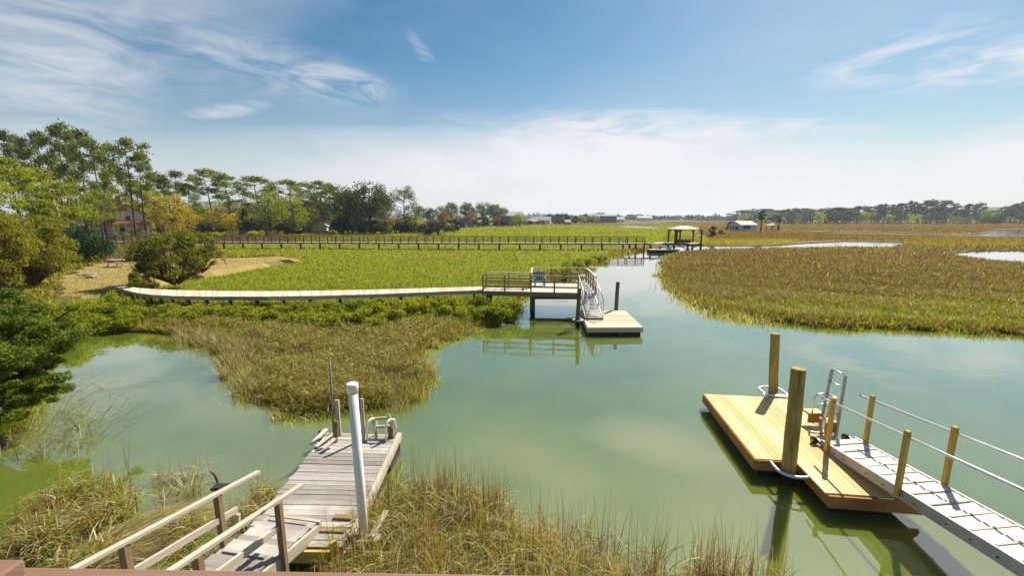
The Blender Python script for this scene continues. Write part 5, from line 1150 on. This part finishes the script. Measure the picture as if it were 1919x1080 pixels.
row([(640,399,150,56,0), (700,410,146,70,0), (682,414,152,40,2), (470,402,142,40,1), (455,384,145,22,0), (445,408,138,40,1), (535,414,140,60,2), (556,416,142,36,1), (640,402,148,44,0), (820,404,134,66,2), (800,410,140,50,1), (850,408,160,40,0), (905,404,250,40,0), (940,408,255,34,1), (870,406,240,34,0), (740,412,150,60,2), (765,414,150,50,1),
     (420,408,128,40,1), (385,412,126,50,2), (350,412,124,44,0), (522,416,136,40,1), (500,404,145,40,0), (1010,410,330,24,1), (990,412,325,24,0), (1030,399,360,26,0), (1060,397,370,26,1), (1078,402,365,22,0), (1095,398,400,26,1), (1125,396,450,34,0), (1050,408,350,26,1), (1160,404,480,24,1), (1045,398,380,22,0), (265,402,118,44,0), (245,412,112,40,1), (300,410,118,40,2)],
    SD, 4, 5, .4, '%s dark evergreen shrub from the left at the foot of the tree belt', 'shrub', 'dark shrubs at the foot of the tree belt')
LS = [shrub(85, m='pine_y', H=2.4, W_=4.2, n=16, name='low_bush'), shrub(86, m='olive', H=2.4, W_=4.2, n=16, name='low_bush')]
row([(405,430,112,40), (430,432,112,40), (475,428,120,36), (255,425,100,44), (300,428,104,50), (335,430,106,40), (512,430,128,36), (225,430,96,36), (960,414,262,26), (790,425,150,40)],
    LS, 2.4, 4.2, .4, '%s low light green bush from the left at the meadow margin', 'bush', 'low bushes at the meadow margin')
# near left: cedars, olive pine bushes, bare leaning trunk
sc = shrub(91, H=5, W_=9, n=46, leaf=.24, per=230, m='darkcedar', name='cedar_shrub')
set_by(sc, 142, 417, 52, .7, 150, 5, 9, label='big dark green cedar shrub beside the bare leaning trunk', cat='cedar')
set_by(sc, 50, 440, 58, .7, 140, 5, 9, label='dark green cedar shrub behind the olive pine thicket at far left', cat='cedar')
def thicket(seed, H, W_, n, leaf, per, m, name, label, cat, px, top, Y, zb, wpx, flat=.5):
    r = np.random.default_rng(seed); t = thing(name, label, cat); mb = MB(); C_, R_ = [], []
    for s in range(5):
        a0 = r.uniform(0, 6.28); bx_ = np.array([math.cos(a0)*.4, math.sin(a0)*.4, 0])
        for j in range(n//5):
            az = a0+r.normal(0, .8); q = (j+.7)/(n/5); k = W_*.5*r.uniform(.35, 1)*math.sin(math.pi*(.18+.62*q)); z = H*(.16+.80*q)*r.uniform(.88, 1.0)
            p = np.array([math.cos(az)*k, math.sin(az)*k, z]); C_.append(p); sz = W_*.115*r.uniform(.7, 1.35); R_.append((sz, sz, sz*flat))
            mb.tube([tuple(bx_*.5), tuple(bx_+p*.35), tuple(p*.75+np.array([0, 0, -.05*H])), tuple(p)], [.12, .08, .05, .02], 5, cap=False)
    mb.build('trunk', M['redbark'], t); add_crown(t, [leafcloud(C_, R_, per, leaf, r, 1.7, .3)], m)
    return set_by(t, px, top, Y, zb, wpx, H, W_, label=label, cat=cat)
thicket(101, 5.0, 7.0, 56, .17, 250, 'olive', 'olive_pine', 'bushy olive green pine spreading beside the start of the curved boardwalk', 'pine', 318, 433, 33, .7, 165)
thicket(102, 5.0, 7.0, 50, .17, 260, 'olive', 'olive_pine', 'darker olive pine bush behind and right of the spreading one', 'pine', 366, 430, 40, .7, 105)
thicket(103, 5.5, 8.0, 70, .16, 360, 'olive', 'olive_pine', 'large olive pine thicket on the left bank below the bare trunk', 'pine', 42, 402, 33, .75, 240)
thicket(104, 5.0, 7.0, 50, .16, 300, 'olive', 'olive_pine', 'olive pine bush leaning in from the far left edge', 'pine', -60, 392, 27, .75, 230)
thicket(105, 1.2, 2.6, 24, .10, 220, 'olive', 'low_bush', 'small olive bush tucked between the dry lawn and the boardwalk', 'bush', 268, 505, 29.5, .7, 70)
# bare leaning trunk with a high tuft
bt = thing('bare_trunk_pine', 'slim pale leaning pine trunk with one bare side branch and a high yellow green crown', 'pine')
b = at(128, 486, .7); tp = atY(108, 395, b.y); mb = MB()
mb.tube([(0, 0, -.4), ((tp.x-b.x)*.45, 0, (tp.z-.7)*.5), (tp.x-b.x, 0, tp.z-.7), (tp.x-b.x-.3, 0, tp.z+.6)], [.17, .13, .10, .05], 8)
q = atY(121, 451, b.y); q2 = atY(140, 436, b.y)
mb.tube([(q.x-b.x, 0, q.z-.7), ((q.x+q2.x)/2-b.x, 0, (q.z+q2.z)/2-.75), (q2.x-b.x, 0, q2.z-.7)], [.06, .05, .02], 5); mb.build('trunk', M['greybark'], bt)
r_ = np.random.default_rng(5); cc = np.array([tp.x-b.x, 0, tp.z-.5]); C_ = [cc+np.array([r_.normal(0, 1.7), r_.normal(0, 1.2), r_.normal(0, .6)]) for i in range(22)]
add_crown(bt, [leafcloud(C_, [(.8, .8, .4)]*22, 230, .17, r_, 1.6, .3)], 'pine_y'); bt.location = (b.x, b.y, .7)
# dark cedar leaning over the cove at the left edge
ce = thing('cove_cedar', 'lush dark green cedar leaning over the cove at the left edge', 'cedar'); r_ = np.random.default_rng(17); mb = MB(); C_, R_ = [], []
base = np.array([-16.0, 10.5, .0])
tips = []
for (px, py, Y, k) in [(130,590,12.5,1.0),(100,610,11.5,1),(60,570,12.5,1),(10,555,12,1.1),(118,640,11.8,.9),(70,640,11,1.2),(20,620,11,1.3),(86,690,11,1.0),(30,690,10.5,1.2),(60,660,12,1),(40,740,10.6,1.0),(0,760,10,1.1),(95,665,11.4,.7),
                       (92,735,10.4,.55),(60,742,10.2,.7),(20,770,9.8,.8),(-40,600,11,1.5),(-40,700,10,1.5),(-90,640,11,1.6),(-30,780,9.6,.8),(128,612,12.6,.7),(60,600,11.5,1.0),(145,575,13.2,.8),(-60,560,12,1.3),(20,650,10,1.2),(50,712,10.2,.9)]:
    p = np.array(atY(px, py, Y)); tips.append(p); c0 = base+np.array([.6, 0, .8]); mid = c0+(p-c0)*.55+np.array([0, 0, .25])
    mb.tube([tuple(base+np.array([0, 0, .2])-base), tuple(mid-base), tuple(p-base)], [.14, .06, .015], 5, cap=False)
    for j in range(7):
        u = r_.uniform(.62, 1.05); cpos = c0+(p-c0)*u+r_.normal(0, .30*k, 3)*np.array([1, 1, .7]); C_.append(cpos-base); s = .30*k*r_.uniform(.6, 1.2); R_.append((s, s, s*.5))
mb.tube([(0, 0, -.4), (.3, 0, 1.0), (.6, .2, 2.4)], [.22, .18, .1], 8)
mb.build('trunk', M['redbark'], ce); add_crown(ce, [leafcloud(C_, R_, 760, .062, r_, 1.7, .3)], 'cedar'); ce.location = tuple(base)
# leafy marsh-elder bushes on the bank below the boardwalk
EL = [shrub(111, H=1.0, W_=1.9, n=16, leaf=.075, per=260, m='elder', name='marsh_elder'), shrub(112, H=1.0, W_=1.9, n=16, leaf=.075, per=260, m='elder', name='marsh_elder'), shrub(113, H=1.0, W_=1.9, n=16, leaf=.075, per=260, m='elder', name='marsh_elder')]
el = [(150,560,22,0), (190,545,23,2), (225,552,23,0), (170,580,21,1), (210,580,21,2), (245,572,22,0), (290,568,22.5,0), (120,560,20,0), (330,572,22.5,1), (370,566,22.8,0), (420,568,22.8,0), (470,566,23,1), (520,570,22.8,0), (565,562,23.2,0), (610,564,23,2),
      (655,560,23.2,0), (700,556,23.4,0), (740,560,23,2), (780,554,23.6,0), (815,552,23.8,1), (850,550,24,2), (885,552,24,2), (915,556,23.6,0), (880,566,23,1), (700,575,22,2), (630,580,21.5,1), (560,582,21.4,0), (935,562,23.2,1), (110,585,19,2)]
for i, (px, top, Y, k) in enumerate(sorted(el)):
    tp = atY(px, top-5, Y+.7); h = max(.5, tp.z-.12); w = random.uniform(.85, 1.35)
    place(EL[k], (tp.x, Y+.7, .1), random.uniform(0, 6.28), (w*1.25, w*1.25, h*.9), label='%s leafy bush from the left on the bank below the curved boardwalk' % ordl(i), cat='bush', group='leafy bushes below the curved boardwalk')
# dark clumps along the creek edge of the meadow
for i, (px, top, Y, k) in enumerate([(1058,492,40,2), (1078,484,46,1), (1100,478,52,1), (1125,474,58,1)]):
    tp = atY(px, top, Y); place(EL[k], (tp.x, Y, .1), i, (1.5, 1.5, max(.6, tp.z-.1)), label='%s dark creek edge bush from the left beyond the creek pier' % ordl(i), cat='bush', group='bushes along the creek edge of the meadow')
# right treeline
FP = [pine(121, H=16, cf=.25, spread=4.5, nl=14, leaf=.75, per=44, m='fargreen', tr=.3, flat=.8), pine(122, H=16, cf=.35, spread=5, nl=13, leaf=.75, per=44, m='fargreen', tr=.3, flat=.65), broad(123, H=16, W_=11, n=22, leaf=.75, per=60, m='fargreen', base=.08, name='pine_tree')]
tops = [(1372,404),(1392,400),(1408,397),(1425,401),(1440,397),(1458,396),(1472,393),(1488,391),(1504,393),(1520,393),(1536,391),(1550,392),(1566,390),(1580,391),(1594,389),(1610,387),(1624,388),(1638,389),(1650,386),(1662,385),(1676,382),(1690,381),(1706,379),(1722,380),(1738,377),
        (1752,378),(1764,384),(1778,376),(1794,386),(1808,385),(1822,383),(1836,382),(1852,392),(1866,394),(1880,387),(1894,384),(1908,382),(1922,380),(1940,382),(1962,380),(1985,384),(2010,380)]
row([(x+random.uniform(-3, 3), y+random.uniform(-1.5, 1.5), random.uniform(370, 410)*(1 if x > 1450 else 1.25), random.uniform(30, 60)) for x, y in tops], FP, 16, 11, .2,
    '%s pine from the left in the blue green treeline across the right marsh', 'pine', 'pines of the right treeline')
FB = [broad(125, H=7, W_=10, n=16, leaf=.7, per=28, m='pine_y', base=.02, name='marsh_edge_bush'), broad(126, H=7, W_=10, n=16, leaf=.7, per=28, m='olive', base=.02, name='marsh_edge_bush'), broad(127, H=7, W_=10, n=16, leaf=.7, per=28, m='fargreen', base=.02, name='marsh_edge_bush')]
row([(1400+i*19+random.uniform(-5, 5), random.uniform(395, 406), random.uniform(355, 372)*(1 if i > 3 else 1.25), random.uniform(26, 40), random.choice([0, 1, 2, 2, 2])) for i in range(33)]+[(1850,390,366,26,0), (1868,396,362,22,0)], FB, 7, 10, .1,
    '%s rounded bush from the left at the foot of the right treeline', 'bush', 'bushes at the foot of the right treeline')
row([(1398+i*15.5+random.uniform(-7, 7), 391+random.uniform(-3, 5)-(3 if i > 15 else 0), random.uniform(425, 450)*(1 if i > 4 else 1.2), random.uniform(34, 62), random.choice([0, 2, 2])) for i in range(38)], FP, 16, 11, .2,
    '%s of the lower pines seen through gaps of the right treeline, counted from the left', 'pine', 'lower pines behind the right treeline')
# palms on the far marsh bank
def palm(seed, H=7.5):
    r = np.random.default_rng(seed); t = thing('palm_tree', 'x', 'palm'); MB().tube([(0, 0, -.3), (.1, 0, H*.4), (0, .05, H*.85)], [.26, .20, .2], 8).build('trunk', M['bark'], t)
    V, Fc = [], []
    def fronds(n, lo, hi, L):
        V, Fc = [], []
        for i in range(n):
            az = r.uniform(0, 6.28); el_ = r.uniform(lo, hi); d = np.array([math.cos(az)*math.cos(el_), math.sin(az)*math.cos(el_), math.sin(el_)])
            sd_ = np.array([-math.sin(az), math.cos(az), 0]); c0 = np.array([0, 0, H*.86])
            for j in range(12):
                a = (j-5.5)/5.5*1.0; dd = d*math.cos(a)+sd_*math.sin(a); b0 = c0+d*L*.45; tip = b0+dd*L*.6+np.array([0, 0, -.25*L])
                w = sd_*.05+np.array([0, 0, .03]); b = len(V); V += [b0-w, b0+w, tip+w*.4, tip-w*.4]; Fc.append((b, b+1, b+2, b+3))
            b = len(V); w = sd_*.03; V += [c0-w, c0+w, c0+d*L*.45+w, c0+d*L*.45-w]; Fc.append((b, b+1, b+2, b+3))
        return np.array(V), np.array(Fc)
    add_crown(t, [fronds(44, -.3, 1.3, 2.0)], 'palm', 'fronds'); add_crown(t, [fronds(22, -1.4, -.6, 1.6)], 'palm_dead', 'dead_fronds'); return t
p1 = palm(1); b = at(1425, 434.5, .3); tp = atY(1425, 393, b.y); place(p1, tuple(b), 0, (1.15, 1.15, (tp.z-.3)/8.4), 'taller palm right of the white roofed boathouse', 'palm')
b = at(1459, 432.5, .3); tp = atY(1459, 402, b.y); place(p1, tuple(b), 2, (1.05, 1.05, (tp.z-.3)/8.4), 'shorter palm right of the little gazebo', 'palm')
for (px, top, Y, w, lb_) in ((1337, 421, 122, 18, 'round dark bush on the marsh left of the white roofed boathouse'), (1370, 413, 184, 20, 'dark bush rising behind the left wall of the boathouse'), (1352, 430, 140, 14, 'small low bush between the round bush and the boathouse')):
    set_by(SD[0], px, top, Y, .2, w, 4, 5, label=lb_, cat='shrub')
for i, (px, top, Y, w) in enumerate(((1405,430,168,16), (1440,431,172,20), (1478,430.5,180,22), (1510,431,184,20))):
    set_by(LS[0], px, top, Y, .2, w, 2.4, 4.2, label='%s low green bush from the left along the boathouse bank' % ordl(i), cat='bush', group='low bushes on the boathouse bank')
# far-off wooded shores on the horizon
r_ = np.random.default_rng(77); C_, R_ = [], []
for i in range(520):
    x = r_.uniform(-1500, 2600); y = 1500+r_.uniform(-150, 250); 
    h = (9+7*math.sin(x*.011)*math.sin(x*.004+1)+r_.uniform(-3, 5)); h = max(5, h)*(1.15 if x < 480 else .8); s = r_.uniform(9, 20)
    C_.append((x, y, h*.45)); R_.append((s, s, h*.55))
for i in range(150):
    x = r_.uniform(60, 480); y = 900+r_.uniform(-60, 120); h = r_.uniform(5, 13); s = r_.uniform(5, 10); C_.append((x, y, h*.45)); R_.append((s, s, h*.55))
v, f = leafcloud(C_, R_, 60, 4.2, r_, 1.2, .5); me = np_mesh('distant_woods', v, f); tag(put('distant_woods', me, None, M['fargreen']), 'hazy blue line of distant woods along the horizon', 'woods', kind='stuff')

# oyster clumps and mud lumps along the waterline of the right marsh
mb = MB(); edge = [(1330,575),(1430,595),(1500,602),(1560,609),(1640,607),(1760,613),(1919,619),(2000,622)]
for i in range(420):
    k = random.randrange(len(edge)-1); u = random.random(); q = at(lerp(edge[k][0], edge[k+1][0], u), lerp(edge[k][1], edge[k+1][1], u), .04); q = Vector((q.x+random.gauss(0, .25), q.y+random.gauss(0, .18), .03))
    r0 = random.uniform(.04, .14); vs = [q+Vector((math.cos(a)*r0*random.uniform(.6, 1.3), math.sin(a)*r0*random.uniform(.6, 1.3), random.uniform(-.03, .02))) for a in [j*1.047 for j in range(6)]]+[q+Vector((0, 0, r0*random.uniform(.5, 1.1)))]
    mb.raw(vs, [(j, (j+1) % 6, 6) for j in range(6)])
tag(mb.build('oyster_clumps', M['rock']), 'scattered oyster shells and mud lumps along the waterline of the right marsh', 'oyster shells', kind='stuff')

# ================================================================== haze
hb = MB(); hb.raw([(-3050, -70, -1.2), (3050, -70, -1.2), (3050, 3250, -1.2), (-3050, 3250, -1.2), (-3050, -70, 34), (3050, -70, 34), (3050, 3250, 34), (-3050, 3250, 34)],
       [(3, 2, 1, 0), (4, 5, 6, 7), (0, 1, 5, 4), (1, 2, 6, 5), (2, 3, 7, 6), (3, 0, 4, 7)])
m, t, o = mat('air'); pv = t.new('ShaderNodeVolumePrincipled'); pv.inputs['Color'].default_value = (.80, .88, 1, 1); pv.inputs['Density'].default_value = .00017; pv.inputs['Anisotropy'].default_value = .3
t.l.new(pv.outputs[0], o.inputs['Volume']); tag(hb.build('haze', m), kind='stuff', label='thin pale haze in the air over the marsh', cat='haze')
